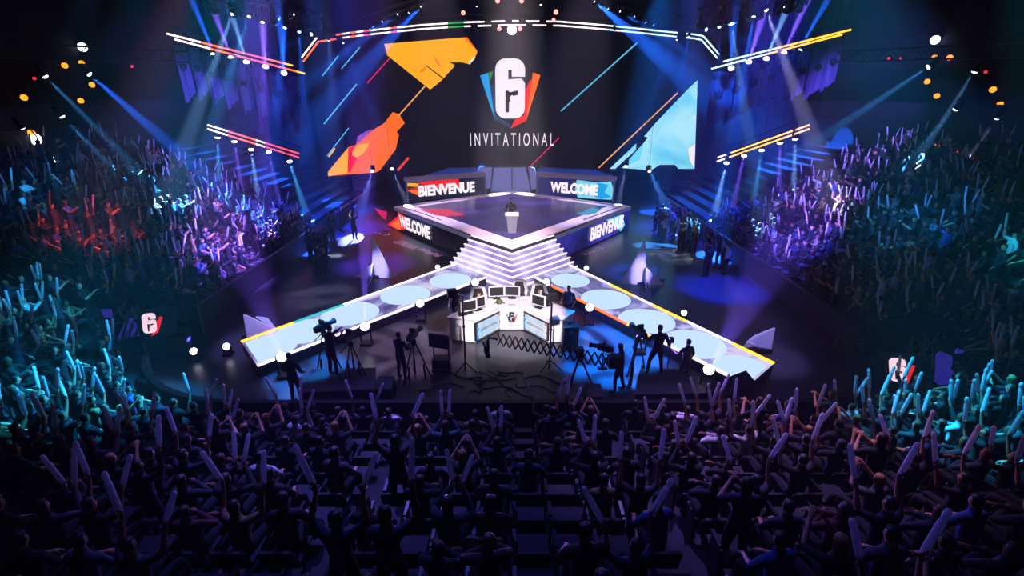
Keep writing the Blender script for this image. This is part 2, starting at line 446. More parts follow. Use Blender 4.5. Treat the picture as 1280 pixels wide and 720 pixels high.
# ------------------------------------------------------------------ stage
SZ = 1.6
Lc, Rc, Fc, Bc = Vector((-8.0, 32.4, SZ)), Vector((8.1, 32.6, SZ)), Vector((0, 22.8, SZ)), Vector((0, 38.2, SZ))
WB, WP = -2.17, 2.26
stage = thing('stage', 'raised diamond stage with pale border, dark glossy centre and LED sides', 'stage', (0, 30, 0))
so = stage.location
Lf = Vector((-2.2, 25.2, SZ)); Rf = Vector((2.25, 25.2, SZ))
ft = Fc
g = MB(); low = [p - Vector((0, 0, SZ - .02)) for p in (Lc, Fc, Rc, Bc)]
dn = Vector((0, 0, -.04))
g.prism([p + Vector((0, 0, -.05)) for p in (Lc, Fc, Rc, Bc)], (0, 0, -(SZ - .08)))
g.build('platform', mat('stage_black', '08080c', .5), stage, so)
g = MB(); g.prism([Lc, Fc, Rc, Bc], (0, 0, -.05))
DECK = mat('stage_border_white', 'c9bfd0', .3, scale=.6, var=.12, emit='c8a0c8', es=.3)  # pinkish emission added to the deck, standing in for some stage wash
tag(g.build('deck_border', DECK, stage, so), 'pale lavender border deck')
cc = Vector((0, 31.6, SZ))
inn = [cc + (p - cc) * .80 for p in (Lc, Fc, Rc, Bc)]
inn[1] = Vector((0, 24.35, SZ))
g = MB(); g.prism([p + Vector((0, 0, .012)) for p in inn], (0, 0, -.012))
# red and cyan splashes of the LED floor
i0 = inn[0]
def flo(pts, mi, k=1): g.add([atz(x, y, SZ) + Vector((0, 0, .012 + .006 * k)) for x, y in pts], [tuple(range(len(pts)))], mi)
flo([(524, 262), (542, 261), (562, 262), (568, 265), (578, 267), (582, 269), (572, 270), (556, 271), (543, 269)], 1)
flo([(752, 262), (742, 260), (733, 262), (730, 265), (722, 266), (721, 268), (735, 269), (744, 267)], 2)
fl = video('stage_led_floor', [(.3, '1e1440'), (.5, '33246a'), (.7, '5a449c')], 1.0, (.25, .25, 1), 1.0, 4, '030305', .3, 1.0, .25)
tag(g.build('led_floor', [fl, glow('floor_red', 'd4204c', 1), glow('floor_cyan', '1490b8', 1)], stage, so), 'dark glossy purple LED floor with red and cyan splashes')
# thin black inlay lines and light lines of the border
g = MB()
for a, b, t0, t1, k in ((Lc, Fc, .02, .42, .93), (Rc, Fc, .02, .42, .93), (Lc, Bc, .02, .42, .93), (Rc, Bc, .02, .42, .93)):
    p, q = cc + (a - cc) * k, cc + (b - cc) * k
    g.bar(p.lerp(q, t0) + Vector((0, 0, .008)), p.lerp(q, t1) + Vector((0, 0, .008)), .1, .016)
g.build('border_inlay', BLACK, stage, so)
# glass edge trim on the two front edges, in panels
TRIM = mat('edge_trim', '8f8fa0', .25, .3, emit='8888a8', es=.25)
for a, b in ((Lc, Lf), (Rf, Rc)):
    for i in range(7):
        p, q = a.lerp(b, (i + .03) / 7), a.lerp(b, (i + .97) / 7)
        out = (b - a).cross(Vector((0, 0, 1))).normalized()
        if out.y > 0: out = -out
        g = MB(); g.bar(p + out * .05 + Vector((0, 0, -.14)), q + out * .05 + Vector((0, 0, -.14)), .04, .2)
        g.build('edge_panel', TRIM, stage, so)
# LED sides with the greeting words
def fascia(a, b, word, q0, q1, lab, cols, blob):
    d = (b - a).normalized(); out = d.cross(Vector((0, 0, 1))).normalized()
    if out.y > 0: out = -out
    g = MB(); zt, zb = SZ - .26, .06
    A, B = a + out * .03, b + out * .03
    g.add([(A.x, A.y, zb), (B.x, B.y, zb), (B.x, B.y, zt), (A.x, A.y, zt)], [(0, 1, 2, 3)], 0)
    k = 1
    for pts, mi in blob:
        pp = [atplane(x, y, a + out * (.04 + .01 * k), out) for x, y in pts]; k += 1
        for p in pp: p.z = max(zb, min(zt, p.z))
        g.add(pp, [tuple(range(len(pp)))], mi)
    P0 = atplane(q0[0], q0[1], a, out); P1 = atplane(q1[0], q1[1], a, out)
    hh = q0[2]
    put_text(g, word, Vector((P0.x, P0.y, .35)), (Vector((P1.x, P1.y, 0)) - Vector((P0.x, P0.y, 0))).normalized(), (0, 0, 1), (Vector((P1.x, P1.y, 0)) - Vector((P0.x, P0.y, 0))).length, hh, out, .1, 1, .05)
    tag(g.build('led_fascia', cols, stage, so), lab)
FB = video('fascia_dark', [(.4, '040507'), (.8, '0a1014')], 1.0, (.3, .3, .3), 1, 2)
FP = video('fascia_blue', [(.35, '10124a'), (.55, '2a2488'), (.75, '4a3cb8')], 1.0, (.25, .25, .25), 1, 2)
FW = glow('fascia_white', 'fff0f8', 1.15)
fascia(Lc, Lf, 'WELCOME', (501, 275, .85), (539, 290), 'black LED side reading WELCOME beside red and orange flames',
       [FB, FW, pal['red'], pal['ora'], pal['mag']], [([(484, 281), (497, 270), (497, 263), (512, 275), (505, 288), (494, 287)], 2), ([(488, 281), (499, 272), (501, 288), (496, 288)], 3), ([(468, 260), (484, 265), (482, 275), (476, 270)], 4)])
fascia(Rc, Rf, 'BIENVENUE', (737, 288, .85), (778, 272), 'violet LED side reading BIENVENUE beside a cyan splash',
       [FP, FW, pal['cya'], pal['blu']], [([(758, 275), (778, 268), (781, 281), (776, 290), (768, 280)], 2)])

# sponsor words glowing on the floor in front of the sides
def floor_words(txt, p0, p1, h, lab, font=.0):
    a, b = atz(p0[0], p0[1], .0), atz(p1[0], p1[1], .0); d = (b - a).normalized(); up = Vector((-d.y, d.x, 0))
    g = MB(); put_text(g, txt, a, d, up, (b - a).length, h, (0, 0, 1), .012, 0, font)
    return tag(g.build('floor_lettering', glow('floor_word', 'c88cc8', .8), None, a), lab, 'floor sign')
floor_words('LETRONIX', (491, 303), (515, 312), .6, 'small pink glowing sponsor word on the floor below the WELCOME side, nearer the corner')
floor_words('P PayPal', (519, 313), (543, 322), .6, 'small pink glowing sponsor word on the floor left of the stairs, P symbol first')
floor_words('- - - - >', (733, 319), (758, 311), .6, 'small pink dashed arrow mark on the floor below the BIENVENUE side')
floor_words('- - >', (466, 291), (484, 295), .5, 'tiny pink arrow mark on the floor nearest the outer stage corner')

# chevron stairs
ste = thing('stage_stairs', 'wide chevron staircase of glowing lavender steps in front of the stage', 'stairs', (0, 23, 0))
NOSE = glow('step_nosing', 'fbeaff', 1.5, True)
STEPM = video('step_led', [(.3, '5a4c9c'), (.45, 'a08cd8'), (.58, 'd8c8f8'), (.7, 'fff4ff')], .8, (.35, .35, .35), 1.2, 3, '88809a', .3)
NS = 7
ends = [(590, 294), (585, 298.5), (580, 303), (575, 308.5), (570, 314), (565, 320), (560, 327)]
zs = [SZ - .0 - (SZ - .12) * k / NS for k in range(NS + 1)]
pl = []
for k in range(NS + 1):
    z = zs[k] if k else SZ
    t = k / NS
    tip = Vector((0, 22.8 + (21.0 - 22.8) * t, z)); e = Vector((-2.2 - 1.3 * t, 25.2 - .85 * t, z)); pl.append((tip, e))
for k in range(1, NS + 1):
    tip, e = pl[k]; z = zs[k]; tp, ep = pl[k - 1]
    e2 = Vector((-e.x, e.y, z))
    P = [e, tip, e2, Vector((-ep.x, ep.y, z)), Vector((tp.x, tp.y, z)), Vector((ep.x, ep.y, z))]
    P = [p + Vector((0, -.01, 0)) for p in P]
    g = MB(); g.prism(P, (0, 0, -(z - .01)))
    st = g.build('step', STEPM, ste, ste.location)
    g = MB(); zz = Vector((0, 0, .015)); f = Vector((0, -.02, 0))
    g.bar(e + zz + f, tip + zz + f, .09, .05); g.bar(tip + zz + f, e2 + zz + f, .09, .05)
    g.build('step_nosing', NOSE, st, None if False else ste.location)
g = MB(); g.bar(Lf + Vector((0, -.05, .01)), Fc + Vector((0, -.05, .01)), .08, .05); g.bar(Fc + Vector((0, -.05, .01)), Rf + Vector((0, -.05, .01)), .08, .05)
g.build('top_nosing', NOSE, ste, ste.location)

# ------------------------------------------------------------------ runways
RZ = .4
def runway(o0, o1, i1, i0, discs, lab, edge_o, edge_i):
    """outer far, outer near, inner near, inner far corners (pixels)"""
    P = [atz(x, y, RZ) for x, y in (o0, o1, i1, i0)]
    cen = sum(P, Vector()) / 4; cen.z = 0
    t = thing('runway', lab, 'runway', cen)
    g = MB(); g.prism(P, (0, 0, -RZ + .005)); g.build('platform', BLACK, t, cen)
    RV = video('runway_led' + str(int(cen.x)), [(.3, '4c4278'), (.42, '8078b8'), (.52, 'bcbef4'), (.62, 'eadcff'), (.75, '9488c8')], .9, (.5, .5, 1), .8, 3, '202028', .2, 2.5)
    D = glow('disc_ice', 'cbe8ff', 1.0)
    g = MB(); up = Vector((0, 0, .01))
    g.add([p + up for p in P], [(0, 1, 2, 3)], 0)
    for (x, y, w) in discs:
        c = atz(x, y, RZ); D_ = [c + Vector((w * math.cos(a), w * math.sin(a), .02)) for a in np.linspace(0, 2 * math.pi, 40, endpoint=False)]
        for a, b in zip(P, P[1:] + P[:1]):          # keep the disc inside the deck
            e = b - a; nn = Vector((-e.y, e.x, 0)).normalized()
            if (cen - a).dot(nn) < 0: nn = -nn
            a2 = a + nn * .08; out = []
            for p, q in zip(D_, D_[1:] + D_[:1]):
                dp, dq = (p - a2).dot(nn), (q - a2).dot(nn)
                if dp >= 0: out.append(p)
                if dp * dq < 0: out.append(p.lerp(q, dp / (dp - dq)))
            D_ = out
        g.add(D_, [tuple(range(len(D_)))], 1)
    tag(g.build('led_deck', [RV, D], t, cen), 'glowing deck of pale discs over lavender and white blotches')
    for (a, b, segs, off) in ((P[0], P[1], edge_o, 1), (P[3], P[2], edge_i, 1)):
        g = MB()
        for s0, s1, mi in segs:
            g.bar(a.lerp(b, s0) + Vector((0, 0, .03)), a.lerp(b, s1) + Vector((0, 0, .03)), .1, .06, mi)
        g.build('edge_light', [NOSE, NY, glow('edge_teal', '30b8c0', 1.3), NO], t, cen)
    return P
PL = runway((571, 330), (302, 428), (322, 458), (608, 347), [(334, 435, 1.0), (382, 414, 1.05), (438, 392, 1.15), (507, 369, 1.1), (563, 351, 1.0)],
            'long raised runway of glowing discs running from the stairs towards the left crowd', [(0, .62, 0), (.62, .82, 2), (.82, 1, 1)], [(0, 1, 0)])
PR = runway((712, 332), (967, 455), (935, 483), (668, 347), [(713, 351, .92), (757, 374, 1.08), (808, 401, 1.1), (868, 430, 1.08), (928, 462, .9)],
            'long raised runway of glowing discs running from the stairs towards the right crowd', [(0, .28, 0), (.28, .42, 1), (.42, .52, 0), (.52, .68, 1), (.68, .86, 0), (.86, 1, 1)], [(0, .12, 0), (.12, .55, 3), (.55, .7, 1), (.7, 1, 0)])

# ------------------------------------------------------------------ rear LED walls on the stage
def rear_wall(c0, c1, t0, t1, word, lab, blobs, tx, bgm):
    P0, P1 = atz(c0[0], c0[1], SZ), atz(c1[0], c1[1], SZ)
    d = (P1 - P0); d.z = 0; L = d.length; d.normalize(); n = Vector((d.y, -d.x, 0))
    if n.y > 0: n = -n
    H = atplane(t0[0], t0[1], P0, n).z - SZ; H1 = atplane(t1[0], t1[1], P0, n).z - SZ; H = (H + H1) / 2
    t = thing('led_wall', lab, 'LED wall', P0.lerp(P1, .5)); o = t.location
    g = MB(); up = Vector((0, 0, 1))
    g.bar(P0 + up * (H * .42) - n * .25, P1 + up * (H * .42) - n * .25, .4, H * .84); g.build('cabinet', BLACK, t, o)
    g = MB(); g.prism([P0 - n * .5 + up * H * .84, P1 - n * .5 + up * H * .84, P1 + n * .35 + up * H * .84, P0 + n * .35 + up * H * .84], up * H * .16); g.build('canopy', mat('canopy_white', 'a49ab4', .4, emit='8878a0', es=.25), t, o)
    g = MB(); g.bar(P0 + n * .2, P0 + n * .2 + up * H * .84, .12, .12); g.build('post', WHITE, t, o)
    g = MB(); g.bar(P1 + n * .2, P1 + n * .2 + up * H * .84, .12, .12); g.build('post', WHITE, t, o)
    g = MB(); q = n * .02
    g.add([P0 + q, P1 + q, P1 + q + up * H * .83, P0 + q + up * H * .83], [(0, 1, 2, 3)], 0)
    for k, (pts, mi) in enumerate(blobs): # pts in (0..1, 0..1) of the screen
        g.add([P0 + d * (a * L) + up * (b * H * .83) + n * (.03 + .008 * k) for a, b in pts], [tuple(range(len(pts)))], mi)
    put_text(g, word, P0 + d * (tx[0] * L) + up * (H * .83 * .2), d, up, (tx[1] - tx[0]) * L, H * .83 * .58, n, .1, 1, .05)
    tag(g.build('display', [bgm, FW, pal['red'], pal['ora'], pal['yel'], pal['cya'], pal['ice'], pal['blu']], t, o), 'screen reading ' + word)
    return P0, P1, H
rear_wall((509, 252), (606, 243), (507, 221), (606, 217), 'BIENVENUE', 'LED wall reading BIENVENUE on red shapes at the stage rear',
          [([(.02, .65), (.15, .7), (.2, .85), (.65, .98), (.68, .55), (.2, .55)], 2), ([(.0, .8), (.13, .72), (.16, .9), (.0, .95)], 4), ([(0, .6), (.16, .2), (.16, .55)], 3), ([(0, .95), (.1, .9), (.25, .96), (.6, 1.0), (.62, .9), (.3, .8)], 2)], (.14, .86), mat('rear_navy', '05070c', emit='101c38', es=.8))
rear_wall((672, 243), (767, 251), (672, 216), (767, 221), 'WELCOME', 'LED wall reading WELCOME over a cyan splash at the stage rear',
          [([(.55, .0), (.5, .4), (.52, .95), (.75, .9), (.95, .98), (1, .5), (.97, .05)], 5), ([(.72, .1), (.8, .5), (.78, .9), (.92, .8), (.88, .4), (.97, .2), (.85, .05)], 7), ([(.6, .05), (.64, .3), (.8, .1)], 6)], (.18, .8), mat('rear_violet', '05070c', emit='202468', es=.9))

# crystal shards behind the walls
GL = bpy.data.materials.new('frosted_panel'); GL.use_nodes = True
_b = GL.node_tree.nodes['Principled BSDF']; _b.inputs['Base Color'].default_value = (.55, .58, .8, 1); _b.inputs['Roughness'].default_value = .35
_b.inputs['Alpha'].default_value = .75; _b.inputs['Emission Color'].default_value = lin('7478b8') + (1,); _b.inputs['Emission Strength'].default_value = .55  # emission added so the frosted panels look brighter lit
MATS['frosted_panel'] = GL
def shard(pts, y, lab, th=.12, m=GL, dy=None):
    P = [aty(px, py, y + (dy[i] if dy else 0)) for i, (px, py) in enumerate(pts)]
    c = sum(P, Vector()) / len(P); c.z = min(p.z for p in P)
    t = thing('crystal_shard', lab, 'stage set piece', c)
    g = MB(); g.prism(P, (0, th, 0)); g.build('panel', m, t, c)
    g = MB()
    for a, b in zip(P, P[1:] + P[:1]): g.tube(a, b, .045, 6)
    g.build('frame', WHITE, t, c)
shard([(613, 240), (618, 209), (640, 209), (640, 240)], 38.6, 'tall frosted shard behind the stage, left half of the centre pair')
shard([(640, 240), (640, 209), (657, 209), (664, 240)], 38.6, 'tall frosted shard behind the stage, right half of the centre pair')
shard([(530, 220), (560, 210), (604, 210), (612, 217)], 38.9, 'low roof-like frosted shard above the rear BIENVENUE wall', .3, None or mat('shard_blue', '3c4c9c', .3, emit='3048b0', es=.5))  # blue emission brightens the roof shards
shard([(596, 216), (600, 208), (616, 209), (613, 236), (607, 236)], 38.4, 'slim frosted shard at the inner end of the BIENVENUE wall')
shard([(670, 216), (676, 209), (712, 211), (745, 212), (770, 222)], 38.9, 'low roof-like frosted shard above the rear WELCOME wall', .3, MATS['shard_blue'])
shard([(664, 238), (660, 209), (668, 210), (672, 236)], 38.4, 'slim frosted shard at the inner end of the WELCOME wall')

# white triangular sails standing on the floor outside the runways
SAIL = mat('sail_white', 'b9b4dc', .4, var=.06, emit='8880d0', es=.12)  # faint emission added to brighten the white sail faces
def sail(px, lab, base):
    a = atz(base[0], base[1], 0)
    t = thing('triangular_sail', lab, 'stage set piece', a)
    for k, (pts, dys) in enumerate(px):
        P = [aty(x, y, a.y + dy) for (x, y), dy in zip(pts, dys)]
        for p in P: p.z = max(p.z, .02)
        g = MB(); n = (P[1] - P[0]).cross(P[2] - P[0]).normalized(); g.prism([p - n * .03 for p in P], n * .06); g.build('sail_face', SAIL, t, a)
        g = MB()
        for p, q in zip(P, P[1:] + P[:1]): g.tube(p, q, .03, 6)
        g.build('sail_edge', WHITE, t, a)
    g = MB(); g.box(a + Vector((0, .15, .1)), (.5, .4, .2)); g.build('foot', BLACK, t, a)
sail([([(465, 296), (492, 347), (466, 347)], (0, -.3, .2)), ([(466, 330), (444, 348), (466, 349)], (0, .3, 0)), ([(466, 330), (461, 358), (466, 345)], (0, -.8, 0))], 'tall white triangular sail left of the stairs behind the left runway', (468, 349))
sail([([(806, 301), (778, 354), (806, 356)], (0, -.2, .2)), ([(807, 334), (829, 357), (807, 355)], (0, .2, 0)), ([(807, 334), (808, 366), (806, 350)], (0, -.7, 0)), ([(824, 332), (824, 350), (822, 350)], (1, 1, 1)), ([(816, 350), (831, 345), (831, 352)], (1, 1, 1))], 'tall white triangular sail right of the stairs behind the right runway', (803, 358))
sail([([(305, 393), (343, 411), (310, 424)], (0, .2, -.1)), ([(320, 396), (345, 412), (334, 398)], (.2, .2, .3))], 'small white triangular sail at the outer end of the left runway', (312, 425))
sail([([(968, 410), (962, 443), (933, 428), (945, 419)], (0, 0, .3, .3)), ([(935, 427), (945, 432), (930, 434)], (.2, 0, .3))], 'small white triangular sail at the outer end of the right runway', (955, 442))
# ------------------------------------------------------------------ lighting fixtures
LENS = {'w': glow('lens_white', 'f0eaff', 5), 'b': glow('lens_blue', 'a8d0ff', 4), 'v': glow('lens_violet', 'd8b8ff', 4), 'a': glow('lens_amber', 'ff8a1c', 2.5),
        'r': glow('lens_red', 'ff2038', 1.6), 'p': glow('lens_pink', 'ff9c98', 2.2), 'd': glow('lens_dim', '7078b0', .5), 'k': mat('lens_off', '14161c', .1)}
BEAM = {'b': '1e62ff', 'c': '3c9cf0', 'v': '7c58ff', 'w': 'b8b8ff', 'i': '7cb4ff'}
def _mb_base():
    g = MB(); g.box((0, 0, -.06), (.34, .34, .12)); g.box((0, 0, -.005), (.2, .28, .03)); return g
def _mb_yoke():
    g = MB(); g.box((0, 0, -.15), (.46, .1, .05)); g.box((-.22, 0, -.3), (.04, .12, .32)); g.box((.22, 0, -.3), (.04, .12, .32)); return g
def _mb_head():
    g = MB(); g.lathe([(.1, .26), (.16, .22), (.17, .05), (.15, -.05), (.16, -.2), (.185, -.24), (.185, -.28), (.16, -.28)], (0, 0, 0), (0, 0, 1), 14)
    g.tube((-.2, 0, 0), (.2, 0, 0), .05, 8); return g
def _mb_lens(r=.155):
    g = MB(); g.lathe([(r, -.27), (r * .95, -.31), (r * .7, -.345), (r * .3, -.365), (.01, -.37)], (0, 0, 0), (0, 0, 1), 12); return g
_base, _yoke, _head = (f().build(n, BLACKM, None, (0, 0, 0)) for f, n in ((_mb_base, 'base'), (_mb_yoke, 'yoke'), (_mb_head, 'head')))
_lens = {k: _mb_lens().build('lens', m, None, (0, 0, 0), smooth=True) for k, m in LENS.items()}
def place(src, par, loc=(0, 0, 0), rot=None):
    o = src.copy(); COL.objects.link(o); o.parent = par; o.location = loc
    if rot is not None: o.rotation_mode = 'QUATERNION'; o.rotation_quaternion = rot
    return o
FIXG = {}
def fixture(p, tgt, lens, beam, w, ang, label, group, stand=False, scale=1.0, blend=.25, gobo=None, cat='stage light', cols=None):
    """moving head light whose lens is at p; hangs unless stand"""
    p = Vector(p); tgt = Vector(tgt); d = (tgt - p).normalized()
    q = d.to_track_quat('-Z', 'Y')
    c = p - d * .3 * scale
    t = thing('moving_head_light', label, cat, c, 0, group)
    t.scale = (scale,) * 3
    s = -1 if stand else 1
    b = place(_base, t, (0, 0, .36 * s)); y = place(_yoke, t, (0, 0, .36 * s))
    if stand: b.rotation_euler = y.rotation_euler = (R(180), 0, 0)
    a = math.atan2(d.y, d.x) - math.pi / 2
    y.rotation_euler = (R(180) if stand else 0, 0, a)
    h = place(_head, t, (0, 0, 0), q); place(_lens[lens], h)
    if not stand: g = MB(); g.tube((0, 0, .34), (0, 0, (20.98 - c.z) / scale), .012, 4); g.build('hanger', BLACKM, t)
    if w: spot('beam', p + d * .12, tgt, cols or beam, w, ang, blend, .08, None, gobo)
    return t
NTH = ['first', 'second', 'third', 'fourth', 'fifth', 'sixth', 'seventh', 'eighth', 'ninth', 'tenth', 'eleventh', 'twelfth', 'thirteenth', 'fourteenth', 'fifteenth', 'sixteenth', 'seventeenth', 'eighteenth', 'nineteenth', 'twentieth']
NTH += ['twenty-' + w for w in NTH[:9]] + ['thirtieth'] + ['thirty-' + w for w in NTH[:9]] + ['fortieth'] + ['forty-' + w for w in NTH[:9]] + ['fiftieth']

# LED bars hung from trusses
def cables(g, p, top=21.0): g.tube(p, (p[0], p[1], top), .02, 4)
def led_bar(l1, l2, Ya, Yb, segs, label, thick=.1):
    c = aty(l1[0], l1[1], Ya)
    t = thing('led_bar', label, 'LED light bar', c)
    def pt(x, y, L): s = (x - L[0]) / (L[2] - L[0]); return aty(x, y, Ya + (Yb - Ya) * s)
    A, B = aty(l1[0], l1[1], Ya), aty(l1[2], l1[3], Yb)
    g = MB(); o = Vector((0, .35, .25)); g.truss(A + o, B + o, .35, .6, .03)
    cables(g, A.lerp(B, .1) + o); cables(g, A.lerp(B, .9) + o); g.build('truss_frame', BLACKM, t, c)
    for L in (l1, l2):
        a, b = aty(L[0], L[1], Ya), aty(L[2], L[3], Yb); g = MB()
        for s0, s1, mi in segs: g.bar(a.lerp(b, s0), a.lerp(b, s1), thick * .7, thick, mi)
        g.bar(a + Vector((0, .12, 0)), b + Vector((0, .12, 0)), .1, .14, 6)
        g.build('light_strip', NM + [BLACKM], t, c)
led_bar((208, 42, 366, 82), (218, 49, 381, 92), 32, 35, [(0, .25, 0), (.25, .5, 1), (.5, .75, 2), (.75, .93, 1), (.93, 1, 5)], 'upper double LED bar above the left banners, red and orange with a white end')
led_bar((259, 156, 374, 192), (259, 161, 374, 197), 32, 35, [(0, .2, 0), (.2, .5, 1), (.5, .6, 0), (.6, 1, 2)], 'lower double LED bar below the left banners, orange red with a white end')
led_bar((1064, 37, 904, 77), (1053, 43, 889, 86), 32, 35, [(0, .4, 5), (.4, .55, 5), (.55, 1, 4)], 'upper double LED bar above the right banners, yellow with an ice white end')
led_bar((1012, 156, 897, 197), (1012, 161, 896, 202), 32, 35, [(0, .84, 5), (.84, 1, 0)], 'lower double LED bar below the right banners, yellow with a short white end')

# banners
CLOTH = mat('banner_cloth', '5c5c86', .85, scale=3, var=.12); EMB = mat('banner_print', '1a1a2c', .8); EMR = mat('banner_print_red', '7a3038', .8)
def banner(xl, xr, yt, yb, n, side):
    Y = 36.4
    a, b = aty(xl, yt, Y), aty(xr, yt, Y); zb = aty(xl, yb, Y).z; w = b.x - a.x; zt = a.z
    zb2 = aty(xl, yb - 14, Y).z
    t = thing('hanging_banner', f'pale cloth team banner, {NTH[n]} from the outer end of the {side} banner row', 'banner', (a.x + w / 2, Y, zt), 0, f'{side} row of hanging banners')
    g = MB(); N = 10; V = []
    for i in range(N + 1):
        s = i / N; x = a.x + w * s; yy = Y + .06 * math.sin(s * 9 + n * 2) + .03 * math.sin(s * 23)
        zz = zb + (zb2 - zb) * max(0, (s - .12)) / .88 + (.2 if .35 < s < .5 else 0)
        V += [(x, yy, zt), (x, yy + .06 * math.sin(n + s * 5), (zt + zz) / 2), (x, yy - .05 * math.cos(n + s * 7), zz)]
    V2 = [(x, y + .025, z) for x, y, z in V]; M = len(V)
    F = []
    for i in range(N):
        for j in (0, 1):
            k = i * 3 + j; F += [(k, k + 3, k + 4, k + 1), (M + k, M + k + 1, M + k + 4, M + k + 3)]
    F += [(0, 1, M + 1, M), (1, 2, M + 2, M + 1), (N * 3, M + N * 3, M + N * 3 + 1, N * 3 + 1), (N * 3 + 1, M + N * 3 + 1, M + N * 3 + 2, N * 3 + 2)]
    g.add(V + V2, F); g.build('cloth', CLOTH, t, t.location, smooth=True)
    g = MB(); cx, cz, r = a.x + w / 2, zt - (zt - zb) * .38, w * .27
    def pp(pts, mi=0): g.prism([(cx + r * x, Y - .12, cz + r * z) for x, z in pts], (0, .03, 0), mi)
    k = n % 5
    if k == 0: pp([(-1, 1), (1, 1), (1, -.2), (0, -1.2), (-1, -.2)]); pp([(-.4, .4), (.4, .4), (0, -.5)], 1)
    elif k == 1: pp([(math.cos(q), math.sin(q)) for q in np.linspace(0, 6.28, 13)[:-1]])
    elif k == 2: pp([(0, 1.2), (.3, .3), (1, .9), (.7, -1), (-.7, -1), (-1, .9), (-.3, .3)])
    elif k == 3: pp([(1.2 * math.cos(q), .7 * math.sin(q)) for q in np.linspace(0, 6.28, 13)[:-1]]); pp([(-.5, .1), (.5, .4), (.4, -.2)], 1)
    else: pp([(-1, .8), (-.4, .3), (0, 1), (.4, .3), (1, .8), (.6, -.9), (0, -.4), (-.6, -.9)]); pp([(-.3, .5), (0, 1.2), (.3, .5)], 1)
    g.build('printed_emblem', [EMB, EMR], t, t.location)
    g = MB(); g.tube((a.x - .05, Y, zt + .03), (b.x + .05, Y, zt + .03), .04, 6); cables(g, (a.x + .2, Y, zt)); cables(g, (b.x - .2, Y, zt)); g.build('hanging_bar', BLACKM, t, t.location)
for n, (xl, xr, yt, yb) in enumerate([(690, 742, 180, 412), (747, 800, 190, 405), (806, 860, 210, 425), (868, 923, 235, 440), (930, 990, 250, 465), (1000, 1060, 265, 485), (1068, 1132, 285, 515), (1143, 1213, 305, 535)]):
    banner(xl / 3.2, xr / 3.2, yt / 3.2, yb / 3.2, n, 'left')
for n, (xl, xr, yt, yb) in enumerate([(36, 105, 285, 525), (108, 172, 265, 500), (178, 240, 250, 460), (248, 310, 235, 430), (318, 372, 215, 425), (382, 435, 205, 405), (442, 498, 190, 398), (503, 556, 175, 370)][::-1]):
    banner(880 + xl / 3.2, 880 + xr / 3.2, yt / 3.2, yb / 3.2, n, 'right')

# lights under the four bars: (x, y, target x, y, lens, beam, power, angle)
def bank(rows, Y, TY, where, group, sc=1.0, stand=False, cat='stage light', ty=None):
    for n, (x, y, tx, tyy, L, b, w, ang) in enumerate(rows):
        y0 = Y[0] + (Y[1] - Y[0]) * n / max(1, len(rows) - 1) if isinstance(Y, tuple) else Y
        T = aty(tx, tyy, TY)
        fixture(aty(x, y, y0), T, L, BEAM[b], w, ang, f'round stage light {where}, {NTH[n]} counting inwards', group, stand, sc)
K = 1000
bank([(267, 67, 248, 20, 'w', 'b', 156 * K, 8), (289, 71, 270, 20, 'v', 'v', 156 * K, 9), (308, 77, 292, 25, 'w', 'i', 130 * K, 7), (332, 83, 328, 25, 'v', 'v', 156 * K, 9), (355, 91, 352, 35, 'w', 'b', 156 * K, 9)], (32.5, 34.5), 32, 'under the upper left LED bar', 'lights under the upper left LED bar', 1.25)
bank([(999, 62, 1035, 0, 'w', 'b', 156 * K, 9), (980, 65, 1000, 20, 'v', 'v', 156 * K, 9), (958, 73, 978, 25, 'w', 'i', 130 * K, 8), (936, 77, 952, 25, 'v', 'v', 156 * K, 9), (914, 85, 916, 35, 'w', 'b', 130 * K, 8)], (32.5, 34.5), 32, 'under the upper right LED bar', 'lights under the upper right LED bar', 1.25)
bank([(272, 172, 274, 232, 'w', 'c', 85 * K, 8), (293, 177, 305, 252, 'w', 'v', 85 * K, 7), (314, 187, 325, 262, 'w', 'i', 85 * K, 8), (336, 190, 350, 255, 'w', 'v', 85 * K, 6), (362, 202, 390, 290, 'w', 'c', 85 * K, 9)], (32.5, 34.5), 32, 'under the lower left LED bar', 'lights under the lower left LED bar', 1.15)
bank([(994, 174, 992, 240, 'w', 'i', 85 * K, 8), (975, 179, 973, 255, 'w', 'v', 85 * K, 8), (952, 188, 942, 255, 'w', 'c', 68 * K, 8), (930, 195, 916, 258, 'w', 'v', 85 * K, 7), (908, 204, 888, 290, 'w', 'i', 85 * K, 9)], (32.5, 34.5), 32, 'under the lower right LED bar', 'lights under the lower right LED bar', 1.15)
# overhead trusses with clusters of moving heads
def top_truss(a, b, Y0, Y1, label, n, rows, group):
    A, B = aty(a[0], a[1], Y0), aty(b[0], b[1], Y1); t = thing('lighting_truss', label, 'truss', A)
    g = MB(); g.truss(A, B, .5, .6, .04); cables(g, A.lerp(B, .05)); cables(g, A.lerp(B, .5)); cables(g, A.lerp(B, .95)); g.build('truss_frame', BLACKM, t, A)
    for i in range(n):
        p = A.lerp(B, (i + .5) / n) + Vector((.15 * math.sin(i * 5), .2 * math.cos(i * 3), -.75))
        fixture(p, p + Vector((.4 * math.sin(i * 2.3), .5, -1)), 'k', None, 0, 0, f'unlit black moving head on the {group}, {NTH[i]} from its outer end', 'unlit moving heads on the ' + group, False, 1.5)
    for i, (x, y, tx, ty, L, bb, w, ang) in enumerate(rows):
        s = (x - a[0]) / (b[0] - a[0]); Yi = Y0 + (Y1 - Y0) * s - .5
        fixture(aty(x, y, Yi), aty(tx, ty, Yi - 1), L, BEAM[bb], w, ang, f'lit moving head with a beam on the {group}, {NTH[i]} from its outer end', 'lit moving heads on the ' + group, False, .65)
